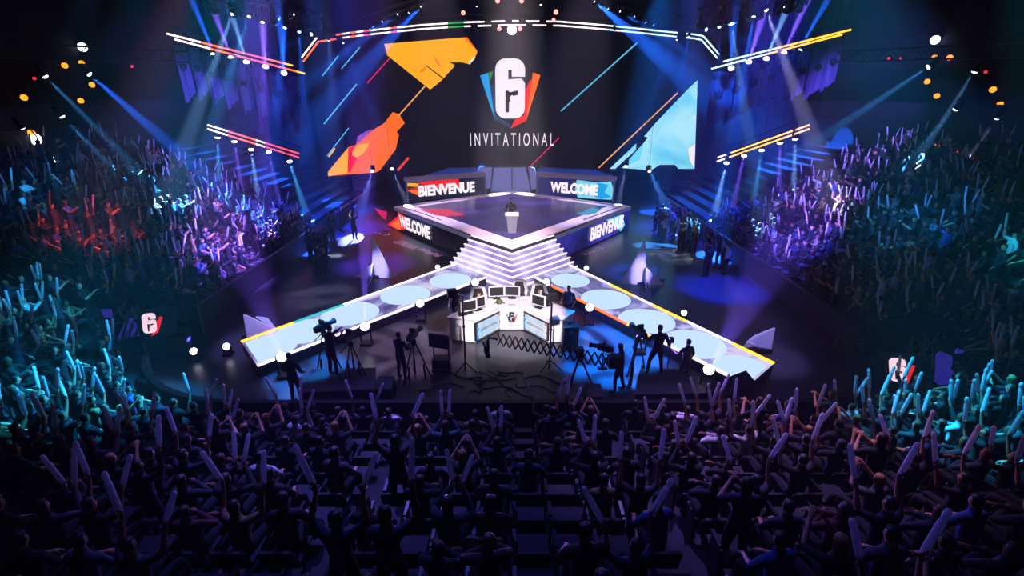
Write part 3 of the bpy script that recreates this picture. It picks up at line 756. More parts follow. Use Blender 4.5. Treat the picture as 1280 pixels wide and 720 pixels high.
top_truss((250, -8), (402, 22), 30, 33, 'black lighting truss crowded with moving heads in the upper left corner of the stage rig', 11,
          [(290, 18, 275, 60, 'w', 'i', 90 * K, 7), (311, 21, 298, 60, 'w', 'c', 72 * K, 7), (328, 28, 329, 90, 'w', 'v', 90 * K, 7), (356, 35, 350, 90, 'b', 'b', 72 * K, 8), (374, 40, 378, 100, 'b', 'b', 54 * K, 8), (389, 43, 375, 50, 'b', 'b', 18 * K, 7)], 'left overhead truss')
top_truss((1010, -8), (872, 18), 30, 33, 'black lighting truss crowded with moving heads in the upper right corner of the stage rig', 11,
          [(982, 8, 1004, 50, 'w', 'v', 90 * K, 8), (958, 13, 975, 60, 'w', 'w', 72 * K, 8), (942, 21, 930, 90, 'b', 'b', 90 * K, 8), (914, 30, 922, 80, 'w', 'i', 54 * K, 7), (899, 34, 899, 80, 'b', 'b', 54 * K, 6), (883, 37, 900, 42, 'b', 'b', 18 * K, 7)], 'right overhead truss')
# ring of lights over the screen
tt = [aty(x, y, 37) for x, y in ((440, 30), (540, -4), (640, -14), (740, -6), (850, 24))]
t = thing('curved_lighting_truss', 'dark curved lighting truss carrying small blue lights over the top of the video wall', 'truss', tt[2])
g = MB()
for p, q in zip(tt[:-1], tt[1:]): g.truss(p, q, .4, .6, .035); cables(g, p)
cables(g, tt[-1]); g.build('truss_frame', BLACKM, t, tt[2])
ringl = [(463, 37, 436, 60, 'b', 'b', 14, 9), (478, 27, 445, 50, 'b', 'b', 20, 9), (497, 18, 452, 52, 'w', 'b', 60, 9), (511, 16, 470, 60, 'b', 'b', 15, 8), (526, 8, 480, 58, 'w', 'b', 80, 13), (374, 40, 376, 90, 'b', 'b', 20, 8), (411, 51, 413, 90, 'b', 'b', 20, 12), (429, 54, 440, 80, 'b', 'b', 15, 12),
         (596, 8, 598, 95, 'b', 'b', 22, 4), (676, 6, 672, 110, 'w', 'i', 20, 3), (743, 2, 850, 90, 'w', 'b', 160, 14), (760, 11, 800, 45, 'b', 'b', 15, 8), (775, 14, 850, 60, 'w', 'b', 60, 8), (793, 21, 840, 55, 'b', 'b', 15, 7), (807, 28, 850, 60, 'b', 'b', 12, 7), (817, 31, 860, 70, 'b', 'b', 12, 7), (770, 38, 790, 60, 'b', 'b', 5, 7), (846, 50, 835, 75, 'b', 'b', 25, 10), (861, 46, 853, 85, 'b', 'b', 25, 10)]
for n, (x, y, tx, ty, L, b, w, ang) in enumerate(ringl):
    if n == 5: continue
    fixture(aty(x, y, 38.5), aty(tx, ty, 38.35), L, BEAM[b], w * K, ang, f'blue moving head above the video wall, {NTH[n if n < 5 else n - 1]} from the left', 'moving heads above the video wall', False, .5)
def lamp(p, aim, lens, r, label, group, cat='lamp', name='floodlight', flat=.7):
    """small round lamp: can, bracket and glowing lens facing aim"""
    p = Vector(p); t = thing(name, label, cat, p, 0, group); d = Vector(aim).normalized()
    g = MB(); g.lathe([(r * .5, -r * 1.6), (r * 1.1, -r * .9), (r * 1.15, 0), (r * 1.0, 0)], p, d, 10); g.tube(p - d * r, p - d * r * 2.6, r * .2, 6); g.build('housing', BLACKM, t, p)
    g = MB()
    if abs(p.x) > 23: g.tube(p - d * r, (math.copysign(25.05 if abs(p.x) < 26 else 31.6, p.x), p.y, p.z - .1), .03, 5); g.build('wall_arm', BLACKM, t, p)
    else: g.tube(p - d * r, (p - d * r) * 1 + Vector((0, 0, 20.98 - p.z)), .012, 4); g.build('hanger', BLACKM, t, p)
    g = MB(); g.lathe([(r, 0), (r * .85, r * .25), (r * .4, r * .42), (.003, r * .46)], p, d, 12); g.build('lens', LENS[lens], t, p, smooth=True)
    return t
tocam = lambda p: Vector((0, 0, CAM_H)) - Vector(p)
pts = [(579, 16, .2), (622, 1, .22), (652, 1, .22), (695, 15, .22), (692, 25, .18), (624, 36, .2), (650, 36, .2)]
for n, (x, y, r) in enumerate(pts):
    p = aty(x, y, 36.5); lamp(p, (0, -1, -.1), 'p', r * .7, f'small pink blinder light over the video wall centre, {NTH[n]} from the top left', 'pink blinder lights')
p = aty(640, 37, 38); lamp(p, (0, -1, -.1), 'w', .33, 'large blue white light hanging over the emblem on the video wall', None)
for n, (x, y) in enumerate([(340, 18), (354, 17), (363, 22), (367, 18), (354, 23), (359, 24), (889, 13), (905, 13), (917, 12), (889, 19), (905, 17), (913, 18), (890, 25)]):
    p = aty(x, y, 33); lamp(p, (0, -1, -.2), 'w', .07, f'pin-sized white light under the {"left" if x < 640 else "right"} overhead truss, {NTH[n if x < 640 else n - 6]} of its cluster from the top left', ('left' if x < 640 else 'right') + ' pin lights')

# arena side lamps fixed to the galleries
def side_pt(x, y):
    u = (x - 640) / CAM_F; d = ray(x, y)
    for X in (25.0, 31.3):
        q = Vector((0, 0, CAM_H)) + d * (X / abs(u))
        if X < 30 and q.z < 6.8: return q
    return q
sl = {'a': ('amber', [(81, 82), (102, 79), (115, 106), (30, 122), (101, 126), (21, 144), (58, 162), (39, 167), (1168, 72), (1187, 72), (1159, 102), (1171, 120), (1241, 112), (1250, 131), (1217, 153), (1234, 157), (1162, 180), (1172, 183)]),
      'w': ('white', [(103, 59), (43, 174), (115, 187), (104, 190), (94, 198), (82, 197), (70, 197), (70, 203), (58, 206), (47, 215), (34, 215), (21, 220), (1169, 50), (1233, 166)]),
      'r': ('red', [(43, 98), (165, 83), (227, 195), (94, 242), (1111, 73), (1125, 73), (1232, 90), (1050, 190), (1183, 192), (1195, 190), (1207, 194), (1207, 200), (1219, 198), (1230, 208), (1243, 207), (1265, 216), (1183, 236)])}
for k, (nm, L) in sl.items():
    cnt = {'left': 0, 'right': 0}
    for (x, y) in L:
        p = side_pt(x, y); side = 'left' if x < 640 else 'right'
        big = k == 'w' and y < 180 and (y in (59, 174, 50, 166))
        r = .3 if big else (.19 if k == 'a' else (.13 if k == 'w' else .1))
        lab = f'{"large " if big else "small "}{nm} lamp on the {side} gallery, {NTH[cnt[side]]} {nm} one from above'
        lamp(p, tocam(p).normalized() + Vector((0, 0, -.2)), k, r, lab, f'{nm} lamps on the {side} gallery'); cnt[side] += 1
for side, rows in (('left', [(57, 96, 195, 235, 'c', 50, 6), (112, 93, 235, 200, 'b', 90, 10), (78, 146, 170, 240, 'c', 45, 6), (28, 160, 95, 235, 'i', 30, 6)]), ('right', [(1160, 84, 1000, 190, 'c', 50, 7), (1218, 90, 1150, 195, 'i', 35, 6), (1194, 137, 1135, 200, 'c', 35, 6), (1246, 148, 1190, 225, 'w', 20, 5)])):
    for n, (x, y, tx, ty, b, w, ang) in enumerate(rows):
        s = -1 if side == 'left' else 1
        p = aty(x, y, 26); p = aty(x, y, 26 * 24.4 / abs(p.x)) if abs(p.x) > 24.4 else p
        fixture(p, aty(tx, ty, 27), 'w', BEAM[b], w * K, ang, f'moving head with a long slanting beam on the {side} catwalk, {NTH[n]} from the top', f'moving heads on the {side} catwalk', False, .8)
# catwalk carrying them
for s, side in ((-1, 'left'), (1, 'right')):
    A, B = Vector((s * 24.6, 14, 10.2)), Vector((s * 21.0, 34, 10.9))
    t = thing('catwalk', f'dark lighting catwalk high over the {side} crowd', 'catwalk', A)
    g = MB(); g.truss(A, B, .6, .9, .04); cables(g, A); cables(g, B); cables(g, A.lerp(B, .5)); g.build('truss_frame', BLACKM, t, A)
    g = MB(); g.bar(A + Vector((0, 0, -.32)), B + Vector((0, 0, -.32)), .5, .03); g.build('walkway', BLACKM, t, A)

# lights standing on the floor beside the runways
fr = [(352, 446, aty(305, 325, 19), 'v', 22, 18, 'left', 'first'), (456, 408, None, 'v', 38, 11, 'left', 'second'), (525, 379, (-3, 2, 4), 'v', .25, 40, 'left', 'third'), (594, 353, (-1, 2, 4), 'v', .25, 40, 'left', 'fourth'),
      (886, 462, aty(958, 335, 18), 'v', 24, 19, 'right', 'first'), (802, 418, (7, 2, 4), 'v', .25, 40, 'right', 'second'), (737, 384, (3, 2, 4), 'v', .25, 40, 'right', 'third'), (683, 353, (1, 2, 4), 'v', .25, 40, 'right', 'fourth')]
def stand_lamp(p, aim, lens, r, label, group, z0=0.0):
    p = Vector(p); t = thing('floor_light', label, 'floor light', (p.x, p.y, z0), 0, group); o = t.location; d = Vector(aim).normalized()
    g = MB(); g.lathe([(r * .6, -r * 1.9), (r * 1.05, -r * 1.3), (r * 1.1, 0), (r, 0)], p, d, 12); g.build('housing', BLACKM, t, o)
    g = MB(); g.box((p.x, p.y, z0 + .05), (r * 2.4, r * 2.4, .1)); g.bar((p.x - r * 1.15, p.y, z0 + .08), (p.x - r * 1.15, p.y, p.z), .05, .05); g.bar((p.x + r * 1.15, p.y, z0 + .08), (p.x + r * 1.15, p.y, p.z), .05, .05); g.build('bracket', BLACKM, t, o)
    g = MB(); g.lathe([(r, 0), (r * .9, r * .2), (r * .5, r * .42), (.003, r * .5)], p, d, 14); g.build('lens', LENS[lens], t, o, smooth=True)
for x, y, tg, b, w, ang, side, nth in fr:
    p = atz(x, y, .75); aim = Vector(tg) - p if tg else (aty(455, 225, 20) - p if x < 640 else aty(965, 330, 18) - p)
    look = tocam(p).normalized() + Vector((0, 0, -.1))
    stand_lamp(p, look, 'w', .165, f'white floor light at the inner edge of the {side} runway, {nth} from its outer end', f'floor lights along the {side} runway')
    spot('beam', p + look * .25 + aim.normalized() * .1, p + aim, '7a58ff', w * K, ang, .6, .05)
for x, y, tx, ty, w, lab in [(547, 334, 500, 300, 2.0, 'small white floor light aimed at the WELCOME side, left of the stairs'), (733, 335, 772, 300, 3.0, 'small white floor light aimed at the BIENVENUE side, right of the stairs'), (855, 391, 900, 365, 4, 'small white floor light behind the middle of the right runway'), (242, 439, 222, 390, 12, 'white floor light on the crowd side of the left gateway'), (283, 433, 300, 350, 5, 'square white light at the outer tip of the left runway')]:
    p = atz(x, y, .35); look = tocam(p).normalized(); stand_lamp(p, look, 'w', .12, lab, None)
    tgt = atz(tx, ty, 1.2); dd = (tgt - p).normalized(); spot('beam', p + look * .2 + dd * .1, tgt, '4a48e8', w * K * .14, 14, .7, .04)

# ------------------------------------------------------------------ rig lights, and added spots, that light the place
def rig(px, Y, z, tgt, col, w, ang, blend=.6, gobo=None, size=.15):
    return spot('rig_or_added_light', (px, Y, z), tgt, col, w * K, ang, blend, size, None, gobo)
# stage
rig(-5, 31, 19.5, (-3, 31, 1.6), 'd8c8ff', 34, 28); rig(5, 31, 19.5, (3, 31, 1.6), 'd8c8ff', 34, 28)
rig(0, 24, 16, (0, 25, 1.6), 'ffd0e0', 17, 26); rig(0, 27, 14, (0, 22.5, .8), 'e8d8ff', 12, 26)
for x, y, tx, ty in [(490, 213, 511, 258), (782, 210, 773, 255)]:
    a = aty(x, y, 36.0); spot('beam', a, atz(tx, ty, 1.6), 'b4b8ff', 26 * K, 7, .3, .05)
    fixture(a + Vector((0, 0, .1)), atz(tx, ty, 1.4), 'w', None, 0, 0, f'moving head pouring a white cone on the {"left" if x < 640 else "right"} stage corner', None, False, .8)
rig(-1.2, 37.6, 9, (-.9, 36.6, 1.6), 'f0e8ff', 16, 14, .3); rig(1.2, 37.6, 9, (.9, 36.6, 1.6), 'f0e8ff', 16, 14, .3)
for x, y, tx, ty, Yt, w, col in [(465, 214, 440, 300, 30, 40, '6a78ff'), (812, 214, 852, 300, 30, 40, '4a8cff')]:
    a = aty(x, y, 36.5); fixture(a, aty(tx, ty, Yt), 'w', col, w * K, 11, f'moving head with a wide beam at the {"left" if x < 640 else "right"} lower corner of the video wall', None, False, .8)
# unseen spots added to brighten sails, lectern and banners; then blue washes
rig(-8, 13, 13, atz(476, 349, 0) + Vector((0, 0, .55)), 'a8a0ff', 64, 4.4); rig(8, 13, 13, atz(798, 357, 0) + Vector((0, 0, .55)), 'a8a0ff', 64, 4.4); rig(0, 12, 14, (0, 25.6, 2.0), 'f0e8ff', 9, 4.5)
rig(-6, 10, 12, (-9.6, 15.6, .6), 'a8a0ff', 9, 12); rig(6, 10, 12, (9, 14.6, .6), 'a8a0ff', 8, 12)
rig(-8, 22, 15, (-20, 36, 10), '5a6ca8', 8, 26); rig(-12, 24, 15, (-17, 36, 9.5), '3a60d0', 14, 16)
rig(8, 22, 15, (20, 36, 10), '4050a0', 6, 24); rig(12, 24, 15, (15, 36, 9.5), '1c70ff', 24, 12)
spot('beam', (-17.5, 32, 20.6), (-14.5, 32, 8), '0830ff', 38 * K, 24, .9, .1); spot('beam', (17.5, 32, 20.6), (14.5, 32, 8), '0830ff', 42 * K, 24, .9, .1)
spot('beam', (-11, 38, 20), (-12.5, 38, 8), '0848ff', 20 * K, 20, .9, .1); spot('beam', (11.5, 38, 20), (13, 38, 8), '0860ff', 30 * K, 22, .9, .1)
# floor washes and patterned light
rig(-10, 30, 14, atz(432, 298, 0), 'e0f0ff', 60, 5, .3); rig(-10, 30, 14, atz(418, 320, 0), 'e0f0ff', 50, 4, .3); rig(-9, 24, 14, atz(468, 330, 0), '6a48ff', 34, 20, .8)
rig(10, 30, 14, atz(840, 320, 0), 'd8f0ff', 30, 12, .3, 14)
rig(5, 18, 14, atz(770, 440, 0), '0a7cff', 190, 20, .5, 6); rig(-6, 18, 14, atz(390, 470, 0), '1c80f0', 90, 13, .5, 6)
rig(-4, 18, 14, atz(510, 430, 0), 'c0a0c8', 22, 22, .6, 6); rig(1, 20, 14, atz(600, 480, 0), '9088a8', 2.5, 34, .9)
rig(0, 26, 14, atz(600, 365, 0), '1c60e0', 30, 16, .7, 6); rig(9, 24, 14, atz(790, 340, 0), '2a50ff', 40, 16, .8, 6); rig(11, 20, 14, atz(900, 360, 0), '1838ff', 60, 20, .8)
rig(-12, 22, 14, atz(400, 370, 0), 'c0c4d8', 10, 14, .5, 6)
rig(0, 5.5, 11.5, (0, 16.6, .6), 'fff0f4', 32, 16, .3)
# crowd washes
rig(-4.5, 16, 14.5, (-4, 8, 1), '7a6cff', 12.5, 38, .9); rig(5, 16, 14.5, (4.5, 8, 1), '9a7cff', 12, 38, .9); rig(-2, 13, 15, (0, 4, 2), '6060ff', 2.8, 56, .9)
rig(-4, 13, 15, (-10.8, 10.6, 1.5), '18a8f0', 95, 24, .8); rig(-6, 14, 15, (-15, 14, 3), '18a0e0', 34, 16, .6)
rig(-9, 22, 15, (-14, 22, 1.5), '8a60ff', 190, 20, .8); rig(-10, 20, 15, (-18, 20, 3.0), 'ff4058', 30, 17, .7); rig(-9, 24, 15, (-16, 26, 2), 'b070ff', 34, 17, .8)
rig(-14, 20, 14, (-21, 21, 4), '2080c0', 14, 20, .8); rig(-12, 28, 14, (-13.5, 30, 1), '7060e0', 7, 24, .9)
rig(9, 22, 15, (14, 23, 1.5), '4848ff', 130, 19, .8); rig(10, 18, 15, (18, 21, 3), '2090f0', 30, 24, .9); rig(9, 24, 15, (17, 28, 3), '8a8cf0', 22, 17, .8)
rig(5, 13, 15, (10.6, 8.6, 2.0), '10a0d8', 64, 24, .7); rig(10, 13, 15, (19, 15, 4), '10b0d0', 26, 24, .8); rig(4, 13, 15, (6, 8, 1.5), 'ffb080', 2.6, 34, .9)

for _o in [_base, _yoke, _head] + list(_lens.values()): bpy.data.objects.remove(_o)
# ------------------------------------------------------------------ people
def bez(a, b, t): return Vector(a).lerp(Vector(b), t)
def figure(pose, lod=1, fingers=True):
    """grow one continuous body surface over a skeleton; returns (mesh, face regions, info)"""
    J = []; E = []; RG = []
    def j(p, r, par=None, reg='torso'):
        J.append((Vector(p), r)); i = len(J) - 1
        if par is not None: E.append((par, i)); RG.append(reg)
        return i
    hip = Vector(pose['hip']); ln = pose.get('lean', 0.0); tw = pose.get('turn', 0.0); w = pose.get('build', 1.0)
    up = Vector((0, math.sin(ln), math.cos(ln))); rt = Vector((math.cos(tw), math.sin(tw), 0)); fw = up.cross(rt) * -1
    if fw.y < 0: fw = -fw
    pel = j(hip, .125 * w)
    sp = j(hip + up * .17, .115 * w, pel, 'torso'); ch = j(hip + up * .35, .135 * w, sp, 'torso')
    nb = j(hip + up * .50, .06, ch, 'torso')
    hl = pose.get('head', (0, 0)); hu = (up + Vector((hl[0], hl[1], 0))).normalized()
    nt = j(hip + up * .56, .052, nb, 'neck')
    hb = hip + up * .56
    hd1 = j(hb + hu * .07 + fw * .015, .078, nt, 'head'); hd2 = j(hb + hu * .155 + fw * .008, .088, hd1, 'head'); hd3 = j(hb + hu * .215, .062, hd2, 'head')
    if lod: j(hb + hu * .10 + fw * .105, .013, hd1, 'head')
    info = {'hands': [], 'headc': hb + hu * .14, 'hu': hu, 'fw': fw}
    for s, k in ((-1, 'L'), (1, 'R')):
        sh = hip + up * .45 + rt * (s * .17 * w); a = pose['arm' + k]
        el = Vector(a[0]); wr = Vector(a[1])
        i1 = j(sh, .058 * w, ch, 'torso'); i2 = j(sh.lerp(el, .5) , .05 * w, i1, 'uarm'); i3 = j(el, .042 * w, i2, 'uarm')
        i4 = j(el.lerp(wr, .35), .042 * w, i3, 'farm'); i5 = j(wr, .027, i4, 'farm')
        d = (wr - el).normalized(); pd = Vector(a[2]).normalized() if len(a) > 2 else d
        sd = d.cross(Vector((0, .3, 1)) if abs(d.z) < .8 else Vector((0, 1, 0))).normalized()
        pm = wr + pd * .07; i6 = j(pm, .036, i5, 'hand')
        info['hands'].append((pm + pd * .03, pd))
        if fingers:
            cn = pd.cross(sd).normalized()
            for q, ln_ in ((-.028, .062), (-.009, .072), (.010, .066), (.028, .052)):
                f1 = j(pm + pd * .045 + sd * q, .0105, i6, 'hand'); f2 = j(pm + pd * (.045 + ln_ * .7) + sd * q * 1.1 + cn * .018, .0095, f1, 'hand'); j(pm + pd * (.045 + ln_) + sd * q * 1.1 + cn * .045, .008, f2, 'hand')
            t1 = j(pm - pd * .01 - sd * .038 * s, .012, i6, 'hand'); j(pm + pd * .03 - sd * .055 * s + cn * .03, .0095, t1, 'hand')
        g = pose['leg' + k]; hp = hip + rt * (s * .095) + Vector((0, 0, -.06))
        kn, an = Vector(g[0]), Vector(g[1])
        l1 = j(hp, .088 * w, pel, 'thigh'); l2 = j(hp.lerp(kn, .5), .078 * w, l1, 'thigh'); l3 = j(kn, .056, l2, 'thigh'); l4 = j(kn.lerp(an, .35), .056, l3, 'shin'); l5 = j(an, .038, l4, 'shin')
        td = Vector(g[2]) if len(g) > 2 else Vector((0, 1, 0))
        l6 = j(an + Vector((0, 0, -.05)) + td * .06, .04, l5, 'foot'); j(an + Vector((0, 0, -.06)) + td * .16, .032, l6, 'foot')
    me = bpy.data.meshes.new('fig'); me.from_pydata([tuple(p) for p, r in J], E, [])
    ob = bpy.data.objects.new('fig', me); COL.objects.link(ob)
    sk = ob.modifiers.new('s', 'SKIN'); sk.use_smooth_shade = True; sk.branch_smoothing = .4
    for i, (p, r) in enumerate(J): me.skin_vertices[0].data[i].radius = (r, r); me.skin_vertices[0].data[i].use_root = (i == 0)
    if lod:
        ss = ob.modifiers.new('u', 'SUBSURF'); ss.levels = ss.render_levels = 1
    dg = bpy.context.evaluated_depsgraph_get(); dg.update()
    out = bpy.data.meshes.new_from_object(ob.evaluated_get(dg))
    bpy.data.objects.remove(ob); bpy.data.meshes.remove(me)
    # face regions by nearest bone
    A = np.array([J[a][0] for a, b in E]); B = np.array([J[b][0] for a, b in E]); rr = np.array([(J[a][1] + J[b][1]) / 2 for a, b in E])
    C = np.array([p.center for p in out.polygons]); AB = B - A; L2 = (AB ** 2).sum(1)
    t = np.clip(((C[:, None] - A[None]) * AB[None]).sum(2) / L2, 0, 1); D = np.linalg.norm(C[:, None] - (A[None] + t[..., None] * AB[None]), axis=2) - rr[None]
    reg = [RG[k] for k in D.argmin(1)]
    pelz = hip + up * .05
    reg = ['pelvis' if (r == 'torso' and (Vector(c) - pelz).dot(up) < 0) else r for r, c in zip(reg, C)]
    return out, reg, info
def shell(me, reg, pick, name, m, off, parent=None):
    idx = [i for i, r in enumerate(reg) if pick(r, i)]
    used = {}; V = []; F = []
    for i in idx:
        f = []
        for v in me.polygons[i].vertices:
            if v not in used: used[v] = len(V); V.append(me.vertices[v].co + me.vertices[v].normal * off)
            f.append(used[v])
        F.append(f)
    n = bpy.data.meshes.new(name); n.from_pydata([tuple(v) for v in V], [], F); n.materials.append(m)
    n.polygons.foreach_set('use_smooth', [True] * len(F)); n.update()
    return n
def outfit(pose, sleeves='short', hair='dark', long=False, skin=SKIN, shoes=True, fingers=True, bare_shin=False):
    """meshes of one dressed figure: body, shirt, trousers, shoes, hair"""
    me, reg, info = figure(pose, 1, fingers)
    me.materials.clear(); me.materials.append(skin); hc, hu, fw = info['headc'], info['hu'], info['fw']
    S = {'torso', 'pelvis', 'uarm'} | ({'farm'} if sleeves == 'long' else set())
    out = {'body': me, 'info': info}
    out['shirt'] = shell(me, reg, lambda r, i: r in S, 'shirt', SHIRT, .014)
    out['trousers'] = shell(me, reg, lambda r, i: r in ('thigh', 'shin', 'pelvis') , 'trousers', TROUSER, .008)
    if shoes: out['shoes'] = shell(me, reg, lambda r, i: r == 'foot', 'shoes', SHOE, .012)
    def hp(r, i):
        if r not in ('head', 'neck'): return False
        d = me.polygons[i].center - hc; a, b = d.dot(hu), d.dot(fw)
        if r == 'neck': return long and b < 0
        return a > .045 or (b < -.005 and a > -.06) or (long and b < .02)
    out['hair'] = shell(me, reg, hp, 'hair', HAIRS[hair], .018)
    return out
def dress(o, name, label, cat, loc, rz, shirt, group=None, trouser=None, scale=1.0):
    """link one figure from its meshes: body on top, clothes and hair under it"""
    b = bpy.data.objects.new(name, o['body']); COL.objects.link(b); b.location = loc; b.rotation_euler = (0, 0, rz); b.scale = (scale,) * 3
    tag(b, label, cat, group)
    for k in ('shirt', 'trousers', 'shoes', 'hair'):
        if k not in o: continue
        c = bpy.data.objects.new(k, o[k]); COL.objects.link(c); c.parent = b
        if k == 'shirt': c.color = lin(shirt) + (1,)
    return b
def face_dir(frm, to): d = Vector(to) - Vector(frm); return math.atan2(d.y, d.x) - math.pi / 2
STAND = dict(hip=(0, 0, .93), legL=((-.12, .03, .5), (-.13, -.02, .09)), legR=((.12, .03, .5), (.13, .0, .09)))
SIT = dict(hip=(0, -.02, .5), legL=((-.12, .42, .5), (-.13, .42, .09)), legR=((.12, .42, .5), (.13, .45, .09)))
def P_(base, **k): d = dict(base); d.update(k); return d

# presenter on the stage, seen from the front, white lectern in front of him
pr = outfit(P_(STAND, armL=((-.27, .05, 1.13), (-.14, .24, 1.2), (.5, .6, .3)), armR=((.28, -.02, 1.12), (.26, .16, .92)), lean=.03), 'long', 'dark')
pp_ = Vector((-.05, 26.6, SZ + .03))
dress(pr, 'person', 'presenter in a dark suit standing behind the white lectern on the stage', 'person', pp_, R(180), '14141c')
t = thing('lectern', 'small white lectern standing on the stage before the presenter', 'lectern', (0, 25.7, SZ + .02)); o = t.location
g = MB(); g.prism([o + Vector(p) for p in ((-.22, -.15, 0), (.22, -.15, 0), (.3, -.2, .95), (-.3, -.2, .95))], (0, .35, 0)); g.build('pedestal', WHITE, t, o, bevel=.01)
g = MB(); g.box(o + Vector((0, .02, 1.0)), (.75, .5, .06), Matrix.Rotation(R(12), 3, 'X')); g.build('reading_top', WHITE, t, o)
g = MB(); g.tube(o + Vector((-.3, .1, 1.02)), o + Vector((-.42, .25, 1.22)), .015, 6); g.tube(o + Vector((-.42, .25, 1.22)), o + Vector((-.46, .3, 1.24)), .03, 8); g.build('microphone', BLACK, t, o)

# ------------------------------------------------------------------ caster desk
dk = thing('caster_desk', 'white angular caster desk with black 6 emblem and two slanted screens on its front', 'desk', (0, 16.8, 0)); o = dk.location
A_ = [(-2.42, 16.15), (-1.42, 15.9), (-.49, 17.02), (.47, 17.02), (1.4, 15.9), (1.9, 15.95), (2.42, 16.7), (1.75, 17.35), (.75, 18.15), (-.75, 18.15), (-1.75, 17.2)]
V_ = lambda p, z: Vector((p[0], p[1], z))
g = MB()
body = [V_(A_[i], .06) for i in range(11)]
g.prism([Vector((p.x * .97, 16.9 + (p.y - 16.9) * .97, .06)) for p in body], (0, 0, .9)); g.build('desk_body', WHITE, dk, o)
g = MB(); g.prism([V_(p, .96) for p in A_], (0, 0, .05)); g.build('worktop', mat('worktop_white', 'cfcad8', .25, var=.03), dk, o, bevel=.01)
g = MB(); g.prism([Vector((p.x * .93, 16.9 + (p.y - 16.9) * .93, 0.005)) for p in body], (0, 0, .055)); g.build('plinth', BLACK, dk, o)
SCR = video('desk_screen', [(.3, 'b8d8f4'), (.5, 'd4e4fa'), (.7, 'f4f2fc')], .95, (1, 1, 1), 1.2, 2)
def desk_screen(a, b, lab, rev):
    a, b = V_(a, 0), V_(b, 0); d = (b - a).normalized(); n = Vector((d.y, -d.x, 0))
    if n.y > 0: n = -n
    L = (b - a).length; g = MB()
    q = a + d * .06 + n * .03
    g.box((a + b) / 2 + Vector((0, 0, .5)) + n * .02, (L - .06, .06, .74), Matrix((d, n, Vector((0, 0, 1)))).transposed()); s = g.build('screen_frame', BLACK, dk, o)
    g = MB(); c = n * .055; W = L - .16
    g.add([q + d * .03 + c + Vector((0, 0, z)) + d * x for x, z in ((0, .17), (W, .17), (W, .83), (0, .83))], [(0, 1, 2, 3)], 0)
    p0 = q + d * .03 + c
    def bl(pts, mi): g.add([p0 + d * (x * W) + Vector((0, 0, .17 + .66 * z)) + n * .006 for x, z in pts], [tuple(range(len(pts)))], mi)
    bl([(0, 0), (.08, 0), (.05, .4), (.1, .7), (0, .75)], 1); bl([(0, .75), (.06, .8), (.04, 1), (0, 1)], 3); bl([(1, .3), (.95, .45), (1, .6)], 2); bl([(1, .85), (.9, .9), (.92, 1), (1, 1)], 4)
    put_text(g, '#SIXINVITATIONAL', p0 + d * (.14 * W) + Vector((0, 0, .17 + .27)), d, (0, 0, 1), .74 * W, .12, n, .012, 3, .01)
    tag(g.build('display', [SCR, pal['blu'], pal['pur'], pal['nav'], pal['ora']], s, o), lab)
desk_screen(A_[1], A_[2], 'pale blue screen with a dark hashtag line, left of the emblem', 0)
desk_screen(A_[3], A_[4], 'pale blue screen with a dark hashtag line, right of the emblem', 1)
g = MB()
eI = dict(six=0, cut=1, blue=2, green=2, navy=3, red=4, orange=5)
emblem(g, (-.01, 17.02 * .97 + 16.9 * .03 - .012, .33), (1, 0, 0), (0, 0, 1), .5, (0, -1, 0), .004, eI)
put_text(g, 'INVITATIONAL', (-.32, 17.0, .2), (1, 0, 0), (0, 0, 1), .64, .07, (0, -1, 0), .012, 0, 0)
put_text(g, 'SIX', (-.14, 17.22, 1.012), (1, 0, 0), (0, 1, 0), .28, .12, (0, 0, 1), .004, 0, .03)
tag(g.build('emblem', [mat('print_black', '08080a', .5), WHITE, mat('print_blue', '2a7cc0', .5), mat('print_navy', '16284c', .5), mat('print_red', 'b8301c', .5), mat('print_orange', 'd86a2c', .5)], dk, o), 'black 6 between blue and red wings')

def monitor(x, y, rz, label, white=True):
    t = thing('monitor', label, 'monitor', (x, y, 1.015), rz)
    g = MB(); g.box((0, .02, .02), (.3, .2, .02)); g.box((0, .05, .14), (.06, .04, .26)); g.build('stand', BLACK, t)
    g = MB(); g.box((0, 0, .33), (.6, .05, .37)); g.build('case', BLACK, t, bevel=.01)
    g = MB()
    for sx in (-1, 1): g.box((sx * .3, .0, .33), (.05, .07, .42))
    if white: g.box((0, 0, .53), (.62, .07, .03)); g.box((0, 0, .135), (.62, .07, .03))
    g.build('white_frame', WHITE, t)
    g = MB(); g.box((0, .03, .33), (.52, .01, .3)); g.build('display', glow('monitor_glow', '90a8e8', .6), t)
monitor(-.62, 17.85, R(8), 'white framed monitor on the desk centre, left of the pair before the middle caster'); monitor(-.0, 17.9, R(-4), 'black backed monitor on the desk centre, before the middle caster')
monitor(-1.28, 16.75, R(38), 'monitor at the left wing of the desk, nearer the centre'); monitor(-1.62, 16.45, R(28), 'white framed monitor at the left wing of the desk, outer one', True)
monitor(1.02, 16.95, R(-35), 'white framed monitor at the right wing of the desk, nearer the centre'); monitor(1.35, 17.2, R(-50), 'black monitor at the right wing of the desk behind the white framed one', False)
t = thing('laptop', 'small dark laptop lying on the left wing of the desk', 'laptop', (-1.85, 16.35, 1.012), R(20))
g = MB(); g.box((0, 0, .015), (.34, .24, .02)); g.build('keyboard_base', BLACK, t); g = MB(); g.box((0, .14, .11), (.34, .02, .22), Matrix.Rotation(R(-20), 3, 'X')); g.build('lid', BLACK, t)
t = thing('camouflage_bag', 'small olive bag lying on the desk behind the emblem', 'bag', (-.5, 17.35, 1.012))
